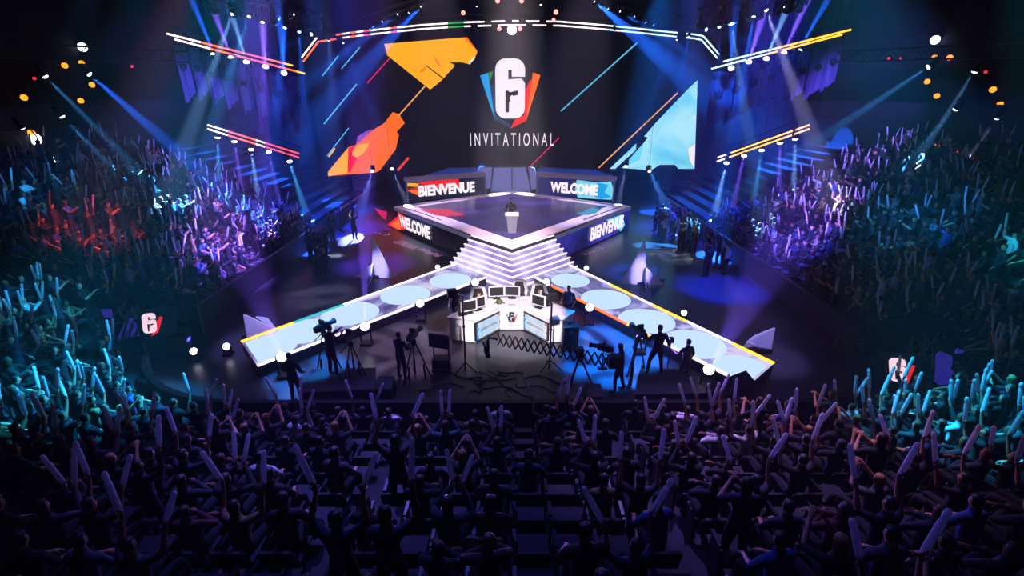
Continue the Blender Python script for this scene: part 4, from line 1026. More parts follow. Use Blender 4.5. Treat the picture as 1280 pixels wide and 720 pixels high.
g = MB(); g.lathe([(.02, 0), (.12, .03), (.15, .1), (.1, .17), (.03, .2)], (0, 0, 0), (0, 0, 1), 10); g.build('pouch', mat('olive_cloth', '55591e', .8), t); g = MB(); g.tube((-.1, 0, .12), (-.2, -.1, .04), .015); g.tube((.1, 0, .12), (.22, -.06, .04), .02); g.build('strap', BLACK, t)
def gchair(x, y, rz, label):
    t = thing('gaming_chair', label, 'chair', (x, y, 0), rz)
    g = MB(); g.prism([(-.26, -.24, .44), (.26, -.24, .44), (.28, .26, .44), (-.28, .26, .44)], (0, 0, .1)); g.build('seat', BLACK, t, bevel=.03)
    g = MB(); g.prism([(-.2, -.26, .5), (.2, -.26, .5), (.29, -.3, .95), (.2, -.34, 1.32), (-.2, -.34, 1.32), (-.29, -.3, .95)], (0, -.09, 0)); g.build('backrest', BLACK, t, bevel=.02)
    g = MB()
    for s in (-1, 1): g.bar((s * .22, -.23, .52), (s * .31, -.28, .95), .05, .12); g.bar((s * .31, -.28, .95), (s * .21, -.32, 1.36), .05, .12); g.bar((s * .32, -.1, .68), (s * .32, .2, .68), .07, .05); g.bar((s * .32, .05, .46), (s * .32, .05, .68), .05, .05)
    g.bar((-.2, -.33, 1.35), (.2, -.33, 1.35), .12, .06); tag(g.build('white_trim', WHITE, t), 'white side bolsters and armrests')
    g = MB(); g.tube((0, 0, .1), (0, 0, .44), .035)
    for k in range(5): q = k * 1.2566; g.bar((0, 0, .1), (.3 * math.cos(q), .3 * math.sin(q), .06), .05, .04); g.lathe([(.03, -.02), (.03, .02)], (.3 * math.cos(q), .3 * math.sin(q), .03), (-math.sin(q), math.cos(q), 0), 8)
    g.build('wheel_base', BLACKM, t)
typ = dict(armL=((-.25, .14, .78), (-.14, .42, .82)), armR=((.25, .14, .78), (.14, .42, .82)))
cast = [(-1.35, 17.95, (-1.2, 16.6), '101014', 'dark', 'short', False, 'caster in black leaning over the left wing of the white desk'),
        (.28, 18.75, (.1, 17), '1c1c24', 'dark', 'long', False, 'caster in dark clothes seated behind the middle of the desk'),
        (1.15, 18.3, (1.2, 17), '0e0e12', 'dark', 'long', False, 'caster in black with headphones leaning behind the right wing monitors'),
        (-2.05, 17.15, (-1.5, 16.2), '0c0c10', 'dark', 'long', False, 'crew member in black seated at the outer left end of the desk')]
for i, (x, y, to, sc, hr, sl, lg, lab) in enumerate(cast):
    of = outfit(P_(SIT, lean=.12, **typ), sl, hr, lg); rz = face_dir((x, y, 0), (to[0], to[1], 0))
    dress(of, 'person', lab, 'person', (x, y, .04), rz, sc)
    gchair(x, y, rz, ['black chair with white trim under the caster at the left wing', 'black chair with white trim under the middle caster', 'black chair with white trim under the caster at the right wing', 'black chair with white trim at the outer left end of the desk'][i])
of = outfit(P_(STAND, armL=((-.3, .12, 1.12), (-.32, .36, 1.02)), armR=((.28, .08, 1.12), (.2, .3, 1.06)), lean=.14), 'short', 'dark')
dress(of, 'person', 'person in a blue grey T-shirt standing at the right end of the white desk', 'person', (2.3, 17.65, 0), face_dir((2.3, 17.65, 0), (1.6, 16.5, 0)), '5a86b4')
g = MB(); hc = of['info']

# ------------------------------------------------------------------ camera crew and gear
def tripod(loc, h, spread, label, aim, cam=True, name='camera_tripod', vf=True):
    t = thing(name, label, 'tripod camera' if cam else 'stand', loc, 0); o = Vector(loc)
    for k in range(3):
        q = R(90 + 120 * k + 20); f = Vector((math.cos(q), math.sin(q), 0)) * spread
        g = MB(); g.tube(o + f, o + Vector((0, 0, h - .15)) + f * .12, .025, 6); g.tube(o + f * .55, o + f * .5 + Vector((0, 0, h * .4)), .035, 6); g.box(o + f + Vector((0, 0, .02)), (.08, .08, .04)); g.build('leg', BLACKM, t, o)
    g = MB(); g.lathe([(.06, -.2), (.09, -.12), (.09, -.03), (.06, .02)], o + Vector((0, 0, h)), (0, 0, 1), 10); g.tube(o + Vector((0, 0, h - .02)), o + Vector((-.25, -.3, h - .25)), .015); g.build('pan_head', BLACKM, t, o)
    if cam:
        camera_body(t, o + Vector((0, 0, h + .16)), aim)
    return t
def camera_body(t, c, aim, s=1.0):
    d = Vector(aim).normalized(); x = d.cross(Vector((0, 0, 1))).normalized(); z = x.cross(d); M = Matrix((x, d, z)).transposed(); o = t.location
    g = MB(); g.box(c, (.16 * s, .42 * s, .22 * s), M); g.box(c + d * (-.26 * s), (.14 * s, .14 * s, .18 * s), M); g.build('camera_body', BLACK, t, o, bevel=.01)
    g = MB(); g.lathe([(.06 * s, 0), (.07 * s, .1 * s), (.085 * s, .24 * s), (.1 * s, .3 * s), (.09 * s, .3 * s)], c + d * (.2 * s), d, 12); g.build('camera_lens', BLACK, t, o)
    g = MB(); g.box(c + z * (.18 * s) + d * (-.02), (.2 * s, .06 * s, .14 * s), M); g.bar(c + z * .1 * s, c + z * .16 * s, .03, .03); g.build('viewfinder', BLACK, t, o)
def riser(P, h, label):
    c = sum((Vector((p[0], p[1], 0)) for p in P), Vector()) / len(P); t = thing('camera_riser', label, 'platform', (c.x, c.y, 0)); o = t.location
    g = MB(); g.prism([Vector((p[0], p[1], h - .05)) for p in P], (0, 0, .05)); g.build('deck', BLACK, t, o)
    g = MB(); g.prism([c.lerp(Vector(p), .97) * 1 for p in [(q[0], q[1], .0) for q in P]], (0, 0, h - .05)); g.build('skirt', DARKFAB, t, o)
stg = Vector((0, 28, 2))
# left riser and cameraman
c1 = atz(424, 470, .6); riser([(c1.x - .9, c1.y - .9), (c1.x + 1.3, c1.y - .7), (c1.x + 1.0, c1.y + .5), (c1.x - 1.0, c1.y + .4)], .6, 'black camera platform at the inner side of the left runway')
hold = dict(armL=((-.2, .2, 1.2), (-.08, .42, 1.36)), armR=((.26, .14, 1.15), (.12, .4, 1.3)))
of = outfit(P_(STAND, lean=.12, **hold), 'long', 'dark')
dress(of, 'person', 'camera operator in black standing on the left platform behind a large camera', 'person', (c1.x - .15, c1.y, .61), face_dir(c1, (2, 26, 0)), '0c0c10')
tripod((c1.x + .45, c1.y + .12, .6), 1.15, .35, 'broadcast camera on a tripod used by the operator on the left platform', Vector((.25, 1, -.1)))
c2 = atz(410, 484, .0); tripod((c2.x - .25, c2.y + .9, 0), 1.55, .5, 'second camera on a pedestal left of the operator on the left platform', Vector((.5, 1, 0)), name='camera_pedestal')
c3 = atz(372, 503, 0); of = outfit(P_(STAND, armL=((-.3, .02, 1.1), (-.2, .2, .95)), armR=((.3, .02, 1.1), (.22, .22, .98))), 'long', 'dark')
dress(of, 'person', 'crew member in black standing at the barrier near the left runway tip', 'person', c3, R(-10), '0b0b0e')
c4 = atz(503, 473, 0); of = outfit(P_(STAND, armL=((-.25, .1, 1.14), (-.05, .3, 1.22)), armR=((.26, .12, 1.12), (.08, .34, 1.16))), 'long', 'dark')
dress(of, 'person', 'crew member in black holding a tablet beside the middle tripod camera', 'person', c4, R(-30), '0d0d11')
t = thing('tablet', 'small pale tablet held by the crew member beside the middle tripod camera', 'tablet', Vector(c4) + Vector((.2, .36, 1.2)), R(-30)); g = MB(); g.box((0, 0, 0), (.24, .16, .012), Matrix.Rotation(R(35), 3, 'X')); g.build('slab', BLACK, t); g = MB(); g.box((0, -.006, .01), (.21, .13, .004), Matrix.Rotation(R(35), 3, 'X')); g.build('display', glow('tablet_glow', 'c8b8d8', .5), t)
c5 = atz(521, 473, 0); tripod(c5, 1.45, .55, 'tall tripod camera on the open floor left of the monitor cart', Vector((.3, 1, 0)))
c6 = atz(553, 463, 0)
t = thing('monitor_cart', 'black monitor on a wheeled cart left of the caster desk', 'monitor cart', c6); o = t.location
g = MB(); g.box(o + Vector((-.05, 0, 1.12)), (.72, .1, .5), Matrix.Rotation(R(-15), 3, 'Z')); g.build('monitor_back', BLACK, t, o, bevel=.02)
g = MB()
for sx in (-.25, .25): g.tube(o + Vector((sx, 0, .08)), o + Vector((sx, 0, .95)), .025)
g.box(o + Vector((0, 0, .35)), (.6, .4, .3)); g.box(o + Vector((0, 0, .1)), (.65, .45, .05)); g.build('cart_frame', BLACKM, t, o)
for sx in (-.28, .28):
    for sy in (-.18, .18): g = MB(); g.lathe([(.04, -.015), (.04, .015)], o + Vector((sx, sy, .04)), (1, 0, 0), 10); g.build('caster_wheel', BLACK, t, o)
def light_stand(x, y, top, label, lampd):
    b = atz(x, y, 0); t = thing('light_stand', label, 'light stand', b); o = t.location
    g = MB(); g.tube(b, b + Vector((0, 0, top)), .03); g.tube(b + Vector((0, 0, top * .6)), b + Vector((0, 0, top * .62)), .05); g.build('pole', BLACKM, t, o)
    for k in range(3):
        q = R(100 + 120 * k); g = MB(); g.tube(b + Vector((0, 0, .35)), b + Vector((.45 * math.cos(q), .45 * math.sin(q), .02)), .02); g.build('leg', BLACKM, t, o)
    g = MB(); p = b + Vector((0, 0, top)); g.tube(p, p + Vector(lampd) * .4, .02); g.box(p + Vector(lampd) * .5, (.3, .2, .24), Matrix.Rotation(R(20), 3, 'Z')); g.build('lamp_head', BLACK, t, o)
light_stand(582, 464, 2.75, 'tall thin black light stand left of the caster desk', (-.7, .3, .1)); light_stand(687, 461, 2.45, 'tall thin black light stand before the right wing of the desk', (.1, .5, .2))
t = thing('microphone_stand', 'slim microphone stand before the right end of the desk', 'stand', atz(703, 440, 0)); o = t.location
g = MB(); g.tube(o, o + Vector((0, 0, 1.0)), .012); g.tube(o + Vector((0, 0, 1.0)), o + Vector((.2, .05, 1.12)), .012); g.lathe([(.13, 0), (.12, .02)], o, (0, 0, 1), 12); g.build('pole', BLACKM, t, o)
g = MB(); g.tube(o + Vector((.2, .05, 1.12)), o + Vector((.3, .08, 1.16)), .03); g.build('microphone', BLACK, t, o)
# black stool beside the desk
t = thing('flight_case', 'black case standing at the right end of the white desk', 'case', (2.15, 15.75, 0)); o = t.location
g = MB(); g.box(o + Vector((0, 0, .45)), (.55, .5, .9)); g.build('case', BLACK, t, o, bevel=.02); g = MB(); g.box(o + Vector((0, -.26, .7)), (.16, .03, .06)); g.box(o + Vector((0, 0, .6)), (.57, .52, .02)); g.build('fittings', STEEL, t, o)
# jib crane
J0 = atz(722, 491, 0)
t = thing('jib_crane', 'camera jib crane with a long lattice arm reaching towards the desk front', 'camera crane', J0); o = t.location
piv = J0 + Vector((0, 0, 1.5)); far = atz(622, 424, 1.3); back = atz(762, 452, 1.55)
for k in range(3):
    q = R(90 + 120 * k + 15); f = Vector((math.cos(q), math.sin(q), 0)) * .6; g = MB(); g.tube(J0 + f, piv - Vector((0, 0, .15)), .03); g.box(J0 + f + Vector((0, 0, .02)), (.1, .1, .04)); g.build('leg', BLACKM, t, o)
g = MB(); d = (far - back); L = d.length; n = 17; w_ = .2
up = Vector((0, .55, .83))
for k in range(n):
    a, b = back + d * (k / n), back + d * ((k + 1) / n)
    g.tube(a + up * w_, b - up * w_, .028, 5); g.tube(a - up * w_, b + up * w_, .028, 5); g.lathe([(.04, -.03), (.04, .03)], (a + b) / 2, up.cross(d).normalized(), 6)
g.build('lattice_arm', BLACKM, t, o)
g = MB(); g.lathe([(.12, -.2), (.14, 0), (.1, .12)], piv, (0, 0, 1), 12); g.box(back + Vector((.15, 0, 0)), (.35, .25, .35)); g.build('pivot_and_counterweight', BLACKM, t, o)
g = MB(); g.tube(far, far + Vector((-.25, -.1, .1)), .04); g.box(far + Vector((-.3, -.12, -.1)), (.08, .3, .45)); g.build('remote_head', BLACKM, t, o)
camera_body(t, far + Vector((-.35, -.15, -.35)), Vector((-.2, 1, .1)), .9)
# steadicam operator, riser man, his neighbour
c7 = atz(772, 489, 0); of = outfit(P_(STAND, lean=.05, build=1.1, armL=((-.28, .15, 1.1), (-.22, .4, 1.15)), armR=((.28, .14, 1.1), (.2, .38, 1.12)), legL=((-.14, .08, .5), (-.16, .05, .09)), legR=((.14, -.04, .5), (.17, -.14, .09))), 'long', 'dark', True)
dress(of, 'person', 'steadicam operator in black standing on the blue lit floor', 'person', c7, R(62), '0b0b0f')
t = thing('steadicam', 'handheld steadicam rig with small camera before the operator on the blue floor', 'camera', Vector(c7) + Vector((-.5, .2, 1.1))); camera_body(t, t.location + Vector((0, 0, .35)), Vector((-1, .5, 0)), .9)
g = MB(); g.tube(t.location + Vector((0, 0, -.35)), t.location + Vector((0, 0, .25)), .02); g.box(t.location + Vector((0, 0, -.38)), (.3, .1, .08)); g.tube(t.location, t.location + Vector((.3, -.12, -.05)), .025); g.build('post', BLACKM, t, t.location)
c8 = atz(818, 468, .55); riser([(c8.x - .9, c8.y - 1.1), (c8.x + 1.35, c8.y - 1.0), (c8.x + 1.0, c8.y + .25), (c8.x - .3, c8.y + .55)], .55, 'black camera platform at the inner side of the right runway')
of = outfit(P_(STAND, build=1.1, armL=((-.3, .12, 1.15), (-.28, .38, 1.3)), armR=((.32, -.03, 1.12), (.42, .1, .95)), legL=((-.2, .05, .5), (-.26, .0, .09)), legR=((.16, .02, .5), (.2, -.06, .09))), 'long', 'dark')
dress(of, 'person', 'broad camera operator in black standing astride on the right platform', 'person', (c8.x, c8.y, .56), R(12), '0a0a0d')
tripod((c8.x - .5, c8.y + .38, .0), 1.7, .4, 'camera on a stand in front of the broad operator on the right platform', Vector((-.3, 1, 0)))
c9 = atz(853, 480, 0); of = outfit(P_(STAND, armL=((-.26, .12, 1.12), (-.2, .36, 1.1)), armR=((.28, .02, 1.1), (.3, .12, .85))), 'short', 'dark')
dress(of, 'person', 'crew member in black near the right runway, holding a slim pole', 'person', c9, R(20), '0c0c10', scale=.95)
t = thing('pole', 'slim black pole standing beside the crew member near the right runway', 'pole', Vector(c9) + Vector((-.45, .3, 0))); g = MB(); g.tube((0, 0, 0), (0, 0, 1.4), .02); g.build('shaft', BLACKM, t); g = MB(); g.box((0, 0, 1.45), (.14, .14, .16)); g.build('top_unit', BLACK, t)
# wedge screens and speakers at the barrier
def wedge(px, py, w, h, rz, label, name='stage_monitor_speaker'):
    b = atz(px, py, 0); t = thing(name, label, 'speaker', b, rz)
    g = MB(); g.prism([(-w / 2, -.3, 0), (-w / 2, .3, 0), (-w / 2, .12, h), (-w / 2, -.3, h * .7)], (w, 0, 0)); g.build('cabinet', BLACK, t, bevel=.01)
    g = MB(); g.prism([(-w * .44, -.31, .03), (-w * .44, -.31, h * .66), (-w * .44, -.30, h * .66), (-w * .44, -.30, .03)], (w * .88, 0, 0)); g.build('grille', DARKFAB, t)
wedge(484, 495, .5, .65, 0, 'black speaker box on the floor left of centre at the barrier'); wedge(908, 500, 1.7, .75, R(28), 'long black wedge box before the outer tip of the right runway'); wedge(740, 503, .5, .6, 0, 'black speaker box on the floor beside the crane tripod')
# cables
random.seed(5)
CB = mat('cable_rubber', '060608', .5)
for n in range(7):
    a = atz(random.uniform(560, 640), random.uniform(462, 472), .02); pts = [a]
    b = atz(random.uniform(640, 740) if n > 2 else random.uniform(520, 600), random.uniform(478, 500), .02)
    g = MB(); N = 14
    for k in range(1, N + 1):
        q = a.lerp(b, k / N) + Vector((.25 * math.sin(k * .9 + n), .22 * math.sin(k * 1.3 + 2 * n), 0)) * math.sin(k / N * math.pi); g.tube(pts[-1], q, .018, 5, cap=False); pts.append(q)
    tag(g.build('cable', CB, None, a), f'black cable curving over the open floor before the desk, {NTH[n]} in the tangle', 'cable', 'cables on the floor')

# ------------------------------------------------------------------ gateways with the 6 boards at both bowl corners
PANEL = mat('gate_panel_blue', '5a50b0', .5, emit='4838d0', es=.3); BD = mat('board_navy', '0c0c18', .5)
def gate(side):
    L = side == 'left'; s = -1 if L else 1; gy = 15.4 if L else 13.0
    t = thing('entrance_gateway', f'player entrance gateway with truss tower and violet panels in the {side} corner of the bowl', 'gateway', (s * 14, gy, 0)); o = t.location
    g = MB(); g.box((s * 14.0, gy + 2.1, .7), (3.0, .12, 1.4)); g.box((s * 14.2, gy - 2.0, .6), (2.6, .12, 1.2)); g.box((s * 15.3, gy, .8), (.12, 4.3, 1.6)); g.build('side_wall', BLACK, t, o)
    def q(x, y, Y): return aty(x, y, Y)
    if L: pan = [([(115, 390), (118, 382), (138, 385), (140, 396), (131, 411), (119, 415)], 16.2), ([(147, 421), (160, 398), (171, 400), (178, 425), (151, 427)], 15.2)]; tow = [((163, 427), (176, 386), 15.0), ((146, 420), (158, 384), 15.6)]; pol = [((247, 384), (258, 428), 16.6), ((100, 418), (112, 386), 15.8)]
    else: pan = [([(1167, 446), (1177, 440), (1191, 446), (1190, 467), (1188, 483), (1170, 496), (1167, 478)], 13.2), ([(1191, 446), (1198, 436), (1208, 440), (1205, 462), (1198, 469), (1190, 467)], 13.5)]; tow = [((1152, 488), (1154, 422), 13.1)]; pol = [((1041, 458), (1047, 418), 14.6), ((1212, 486), (1211, 434), 13.4), ((1126, 480), (1141, 421), 13.0)]
    for P, Y in pan:
        g = MB(); g.prism([q(x, y, Y) for x, y in P], (0, .06, 0)); g.build('violet_panel', PANEL, t, o)
    for a, b, Y in tow:
        g = MB(); g.truss(q(*a, Y), q(*b, Y), .38, .4, .035); g.build('truss_tower', STEEL, t, o)
    for a, b, Y in pol:
        g = MB(); g.tube(q(*a, Y), q(*b, Y), .035); g.build('pole', STEEL, t, o)
    g = MB()
    if L: g.prism([q(149, 427, 14.6), q(231, 420, 14.9), q(236, 446, 14.9), q(150, 447, 14.6)], (0, .3, 0))
    else: g.box((12.6, 12.9, .35), (.12, 2.2, .7))
    g.build('counter_front', BLACK, t, o)
    return t
gate('left'); gate('right')
for side, px, py, hgt, tilt, lab in (('left', 187, 416, .85, R(8), 'dark board with a white and red 6 at the left corner gateway'), ('right', 1126, 476, .85, R(-16), 'dark board with a white and red 6 at the right corner gateway')):
    b = atz(px, py, .9); b = atz(px, py, 1.0)
    d = Vector((b.x, b.y, 0)); n = -d.normalized() ; ux = Vector((-n.y, n.x, 0))
    if ux.x < 0: ux = -ux
    up = (Vector((0, 0, 1)) * math.cos(tilt * 1.0) + ux * math.sin(tilt)).normalized(); uxx = up.cross(n) ; uxx = uxx if uxx.x > 0 else -uxx
    b = b + n * .4
    t = thing('emblem_board', lab, 'sign', (b.x, b.y, 0)); o = t.location
    g = MB(); c = b + up * (hgt * .5); W = .62
    wa, wb = (.3, W * 1.25) if side == 'left' else (.45, .5); g.prism([b - uxx * wa - up * .15 - n * .06, b + uxx * wb - up * .15 - n * .06, b + uxx * wb + up * (hgt + .15) - n * .06, b - uxx * wa + up * (hgt + .15) - n * .06], n * .05); g.build('board', BD, t, o)
    g = MB(); emblem(g, b + up * .02, uxx, up, hgt, n, .012, dict(six=0, cut=1, blue=1, green=1, navy=1, red=2, orange=2)); tag(g.build('emblem', [glow('board_white', 'ffd8e8', 1.0), BD, glow('board_red', 'e02028', .9)], t, o), 'white 6 with a red wing')
    for q in (-.25, .42): g = MB(); g.tube(b + uxx * q - n * .1, Vector((b.x + uxx.x * q, b.y + uxx.y * q, 0)) - n * .1, .04); g.build('post', STEEL, t, o)
# ------------------------------------------------------------------ the audience
random.seed(11)
STICK = mat('inflated_plastic', 'd8d8e4', .3, var=.05)
_n = STICK.node_tree; _t = _n.nodes.new('ShaderNodeBsdfTranslucent'); _t.inputs[0].default_value = (.8, .8, .88, 1); _m = _n.nodes.new('ShaderNodeMixShader'); _m.inputs[0].default_value = .45
_n.links.new(_n.nodes['Principled BSDF'].outputs[0], _m.inputs[1]); _n.links.new(_t.outputs[0], _m.inputs[2]); _n.links.new(_m.outputs[0], _n.nodes['Material Output'].inputs['Surface'])
TORSO_UP = 0.0
def SITP(**k): return P_(dict(hip=(0, -.02, .58), legL=((-.12, .40, .54), (-.13, .42, .09)), legR=((.12, .40, .54), (.13, .45, .09))), **k)
V3_ = Vector
CP = [ # (pose, sleeves, hair, long, sticks: list of (hand index, direction) , phrase, standing)
 (SITP(armL=((-.27, .1, .84), (-.14, .36, .68)), armR=((.27, .1, .84), (.14, .36, .68)), lean=.1), 'short', 'dark', False, [], 'hands on knees', 0),
 (SITP(armL=((-.3, .12, 1.05), (-.3, .22, 1.32), (-.2, .3, 1)), armR=((.3, .12, 1.05), (.3, .22, 1.32), (.2, .3, 1))), 'short', 'dark', False, [(0, (-.25, .15, 1)), (1, (.3, .15, 1))], 'raising two sticks', 0),
 (SITP(armL=((-.27, .18, .92), (-.08, .38, 1.12), (.1, .3, 1)), armR=((.27, .18, .92), (.08, .38, 1.12), (-.1, .3, 1)), lean=-.02), 'long', 'brown', True, [(0, (-.08, .1, 1)), (1, (.14, .15, 1))], 'clapping two sticks', 0),
 (SITP(armL=((-.28, .12, .86), (.05, .25, .88)), armR=((.28, .12, .86), (-.05, .28, .92)), lean=-.05, head=(.1, 0)), 'long', 'brown', False, [], 'arms folded', 0),
 (P_(STAND, armL=((-.34, .1, 1.5), (-.28, .2, 1.78), (-.1, .2, 1)), armR=((.34, .1, 1.5), (.28, .2, 1.78), (.1, .2, 1))), 'short', 'dark', False, [(0, (-.3, .1, 1)), (1, (.35, .1, 1))], 'standing, sticks up', 1),
 (P_(STAND, armL=((-.28, -.02, 1.14), (-.26, .16, .95)), armR=((.33, .12, 1.46), (.26, .22, 1.72), (0, .2, 1))), 'long', 'dark', False, [(1, (.1, .2, 1))], 'standing, one stick up', 1),
 (P_(STAND, armL=((-.26, .18, 1.18), (-.06, .38, 1.34)), armR=((.26, .18, 1.18), (.06, .38, 1.34)), lean=.03), 'short', 'brown', True, [], 'standing and clapping', 1),
 (SITP(armL=((-.24, .2, .98), (-.1, .36, 1.2)), armR=((.24, .2, .98), (.1, .36, 1.2)), head=(-.06, .05)), 'short', 'blond', True, [], 'hands near face', 0)]
protos = []
for n, (ps, sl, hr, lg, sk, ph, up) in enumerate(CP):
    o = outfit(ps, sl, hr, lg, SKIN_D if n == 3 else SKIN, shoes=False); o['sticks'] = sk; protos.append(o)
SHC = [('black', '08080a', 9), ('charcoal', '1c1d22', 6), ('navy', '121a34', 3), ('grey', '4a4c54', 2), ('white', 'cfcfd8', 2), ('maroon', '4a1018', 1), ('teal', '14444c', 1), ('tan', '8a7048', 1), ('blue', '2a4a90', 1)]
SHW = [c for c in SHC for _ in range(c[2])]
# stick, seat
def stick_mb():
    g = MB(); g.lathe([(.008, -.05), (.018, -.04), (.02, .0), (.034, .05), (.037, .1), (.037, .38), (.032, .41), (.026, .43), (.034, .45), (.036, .48), (.031, .52), (.018, .54), (.003, .545)], (0, 0, 0), (0, 0, 1), 10); return g
stick0 = stick_mb().build('inflatable_stick', STICK, None, (0, 0, 0), smooth=True)
SEATM = mat('seat_plastic', '16161e', .6, var=.1, spec=.3)
seat0 = thing('arena_seat', None, 'seat')
g = MB(); g.prism([(-.22, -.18, .40), (.22, -.18, .40), (.23, .2, .43), (-.23, .2, .43)], (0, 0, .05)); g.build('seat', SEATM, seat0, bevel=0)
g = MB(); g.prism([(-.235, -.22, .42), (.235, -.22, .42), (.245, -.29, .74), (.2, -.31, .80), (-.2, -.31, .80), (-.245, -.29, .74)], (0, -.045, 0)); g.build('backrest', SEATM, seat0)
g = MB(); g.box((-.25, 0, .3), (.04, .3, .6)); g.box((-.25, .05, .61), (.05, .28, .03)); g.build('armrest_support', BLACKM, seat0)

def proj(p):
    q = Vector(p) - Vector((0, 0, CAM_H)); Z = q.y * _c - q.z * _sn; v = -(q.y * _sn + q.z * _c)
    if Z < .8: return None
    return 640 + CAM_F * q.x / Z, 360 + CAM_F * v / Z, Z
BLK = [('F', -7.2, -2.75, 'left front block'), ('F', -2.25, 2.25, 'centre front block'), ('F', 2.75, 7.2, 'right front block'),
       ('LC', 3, 43, 'left bend block'), ('LC', 48, 88, 'left corner block'), ('RC', 3, 43, 'right bend block'), ('RC', 48, 88, 'right corner block')]
for s, nm in (('L', 'left'), ('R', 'right')):
    for i, (a, b) in enumerate([(16, 20.6), (21.2, 25.8), (26.4, 31)]): BLK.append((s, a, b, f'{nm} {["near", "middle", "far"][i]} block'))
places = []
for (sec, a, b, nm) in BLK:
    for k in range(NR):
        r = row_r(k)
        if sec == 'F' and k > 10: continue
        if sec in ('LC', 'RC') and b < 45 and k > 10: continue
        ln = (b - a) if sec in 'LRF' else R(b - a) * (BR + r)
        n = int(ln / .56)
        for i in range(n):
            t = a + (b - a) * (i + .5) / n
            x, y = bowl(sec, t, r)
            if in_gate(x, y, r): continue
            d = bowl_dir(sec, t); z = row_z(k)
            q = proj((x, y, z + 1.1))
            if q is None or not (-40 < q[0] < 1320 and q[1] < 790): continue
            if q[2] < 2.6: continue
            li = i if sec in ('F', 'L', 'RC', 'R') else n - 1 - i
            places.append((q[2], x, y, z, d, nm, k, li, q))
places.sort(key=lambda p: p[0])
def occupied(nm, k, x, px):
    if nm == 'centre front block': return random.random() < (.45 if k < 6 and x < 1.2 else .75)
    if 'front' in nm: return random.random() < .8
    return random.random() < .93
NP = NS_ = NT = 0
low_people, low_sticks, low_seats = [], [], []
ROWN = NTH
for (Z, x, y, z, d, nm, k, li, q) in places:
    rz = math.atan2(d.y, d.x) - math.pi / 2
    occ = occupied(nm, k, x, q[0])
    where = f'{NTH[k]} row, {NTH[li]} from left, {nm}'
    if NS_ < 300:
        s = copy_tree(seat0) if NS_ else seat0
        s.location = (x, y, z); s.rotation_euler = (0, 0, rz); s['label'] = f'dark {"occupied" if occ else "empty"} seat, {where}'; s['group'] = f'seats of the {nm}'; NS_ += 1
    else: low_seats.append((x, y, z, rz))
    if not occ: continue
    side = nm.split()[0]
    tall = .45 if ('front' not in nm and 'bend' not in nm) else .12
    c = random.random()
    if random.random() < tall: pi = random.choice([4, 5, 6, 5, 6])
    else: pi = random.choice([0, 0, 1, 2, 3, 0, 7, 3]) if tall < .5 else random.choice([0, 1, 2, 3, 7, 0])
    if ('bend' in nm or 'corner' in nm) and random.random() < .4: pi = random.choice([1, 2, 5, 1])
    st = Vector((0, 28)) - Vector((x, y)); rs = math.atan2(st.y, st.x) - math.pi / 2
    rp = rz + (((rs - rz + math.pi) % (2 * math.pi)) - math.pi) * .6 + random.uniform(-.2, .2)
    sc = random.uniform(.93, 1.05); cname, chex, _w = random.choice(SHW)
    loc = Vector((x, y, z)) + d * random.uniform(-.02, .05)
    M = Matrix.Translation(loc) @ Matrix.Rotation(rp, 4, 'Z') @ Matrix.Scale(sc, 4)
    if NP < 300:
        o = protos[pi]
        dress(o, 'spectator', f'spectator in {cname} top, {CP[pi][5]}, {where}', 'person', loc, rp, chex, f'spectators of the {nm}', scale=sc); NP += 1
    else: low_people.append((M, pi, lin(chex)))
    for hi, sd in protos[pi]['sticks']:
        hp, pd = protos[pi]['info']['hands'][hi]
        v = (Vector(sd) + Vector((random.uniform(-.25, .25), random.uniform(-.2, .2), 0))).normalized()
        w = (M.to_3x3() @ v).normalized(); p = M @ hp
        if NT < 300:
            t = stick0 if NT == 0 else stick0.copy()
            if NT: COL.objects.link(t)
            t.location = p; t.rotation_mode = 'QUATERNION'; t.rotation_quaternion = w.to_track_quat('Z', 'Y')
            tag(t, f'white inflatable stick in {"left" if hi == 0 else "right"} hand, {where}', 'inflatable stick', f'inflatable sticks in the {nm}'); NT += 1
        else: low_sticks.append((p, w))
# a few guests on the rink floor beside the stage
for i in range(46):
    x = random.uniform(9.6, 11.8) * (1 if i % 4 else -1); y = random.uniform(23, 34); low_people.append((Matrix.Translation((x, y, .0)) @ Matrix.Rotation(random.uniform(.3, 1.6) * (1 if x > 0 else -1), 4, 'Z'), random.choice([4, 5, 6, 5]), lin(random.choice(SHW)[1])))
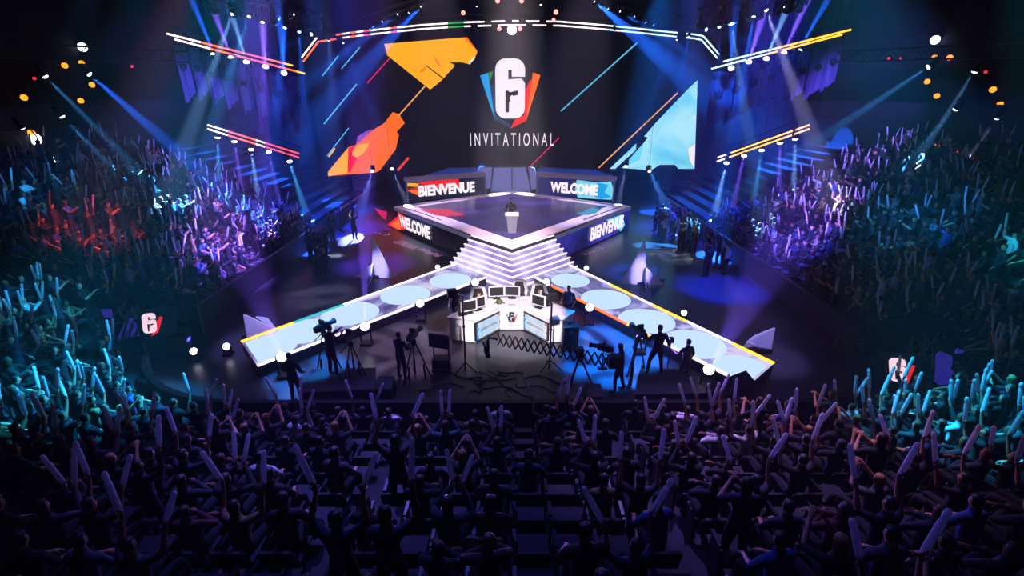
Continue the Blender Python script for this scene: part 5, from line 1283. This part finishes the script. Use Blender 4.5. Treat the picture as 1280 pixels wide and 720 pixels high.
# everybody farther off as one crowd
LOW = []
for (ps, sl, hr, lg, sk, ph, up) in CP:
    me, reg, info = figure(ps, 0, False)
    V = np.array([v.co[:] for v in me.vertices]); F = [tuple(p.vertices) for p in me.polygons]
    T = []; RGN = []
    for f, r in zip(F, reg):
        for q in range(1, len(f) - 1): T.append((f[0], f[q], f[q + 1])); RGN.append(r)
    cen = np.array([V[list(t)].mean(0) for t in T]); hc = info['headc']
    cls = []
    for r, c in zip(RGN, cen):
        if r in ('torso', 'uarm', 'pelvis') or (r == 'farm' and sl == 'long'): cls.append(0)
        elif r in ('thigh', 'shin', 'foot'): cls.append(1)
        elif r == 'head' and (c[2] > hc.z + .03 or c[1] < hc.y - .01): cls.append(2)
        else: cls.append(3)
    LOW.append((V, np.array(T), np.array(cls)))
def merged(name, parts, m, label, cat):
    """parts: list of (verts, tris, face colours or None)"""
    n = 0; VV = []; TT = []; CC = []
    for V, T, C in parts: VV.append(V); TT.append(T + n); n += len(V); CC.append(C)
    V = np.concatenate(VV); T = np.concatenate(TT)
    me = bpy.data.meshes.new(name); me.vertices.add(len(V)); me.vertices.foreach_set('co', V.astype(np.float32).ravel())
    me.loops.add(T.size); me.loops.foreach_set('vertex_index', T.astype(np.int32).ravel())
    me.polygons.add(len(T)); me.polygons.foreach_set('loop_start', np.arange(0, T.size, 3, dtype=np.int32)); me.update(calc_edges=True)
    if CC[0] is not None:
        C = np.concatenate(CC); at = me.attributes.new('cloth_colour', 'FLOAT_COLOR', 'CORNER')
        at.data.foreach_set('color', np.repeat(np.concatenate([C, np.ones((len(C), 1))], 1), 3, axis=0).astype(np.float32).ravel())
    me.materials.append(m); me.polygons.foreach_set('use_smooth', [True] * len(me.polygons))
    o = bpy.data.objects.new(name, me); COL.objects.link(o); return tag(o, label, cat, None, 'stuff')
cm = bpy.data.materials.new('crowd_cloth'); cm.use_nodes = True
_a = cm.node_tree.nodes.new('ShaderNodeAttribute'); _a.attribute_name = 'cloth_colour'
cm.node_tree.links.new(_a.outputs['Color'], cm.node_tree.nodes['Principled BSDF'].inputs['Base Color']); cm.node_tree.nodes['Principled BSDF'].inputs['Roughness'].default_value = .75
fixed = {1: np.array(lin('17181f')), 2: np.array(lin('1c120c'))}; SKC = [np.array(lin(c)) for c in ('a8785c', 'b88868', '6a4330')]
parts = []
for M, pi, c in low_people:
    V, T, cls = LOW[pi]; A = np.array(M); W = V @ A[:3, :3].T + A[:3, 3]
    pal4 = np.array([c, fixed[1], fixed[2], SKC[random.randrange(3)]]); parts.append((W, T, pal4[cls]))
merged('crowd', parts, cm, 'dense crowd of distant spectators filling the tiers around the rink, many standing', 'crowd')
sv = []; st_ = []
prof = [(.02, 0), (.036, .06), (.036, .38), (.026, .42), (.034, .46), (.004, .52)]
for r, h in prof: sv += [(r * math.cos(q), r * math.sin(q), h) for q in np.linspace(0, 2 * math.pi, 6, endpoint=False)]
for a in range(len(prof) - 1):
    for b in range(6): p0, p1, p2, p3 = a * 6 + b, a * 6 + (b + 1) % 6, (a + 1) * 6 + (b + 1) % 6, (a + 1) * 6 + b; st_ += [(p0, p1, p2), (p0, p2, p3)]
sv, st_ = np.array(sv), np.array(st_); parts = []
for p, w in low_sticks: Q = np.array(w.to_track_quat('Z', 'Y').to_matrix()); parts.append((sv @ Q.T + np.array(p), st_, None))
merged('distant_sticks', parts, STICK, 'white inflatable sticks waved by the distant crowd', 'inflatable sticks')
bx = MB(); bx.box((0, 0, .43), (.46, .38, .05)); bx.box((0, -.26, .6), (.48, .05, .38)); bv = np.array([v[:] for v in bx.v]); bt = np.array([t for f in bx.f for t in ((f[0], f[1], f[2]), (f[0], f[2], f[3]))]); parts = []
for x, y, z, rz in low_seats: Q = np.array(Matrix.Rotation(rz, 3, 'Z')); parts.append((bv @ Q.T + np.array((x, y, z)), bt, None))
o = merged('distant_seats', parts, SEATM, 'rows of dark arena seats farther round the bowl', 'seats')
o.data.polygons.foreach_set('use_smooth', [False] * len(o.data.polygons))
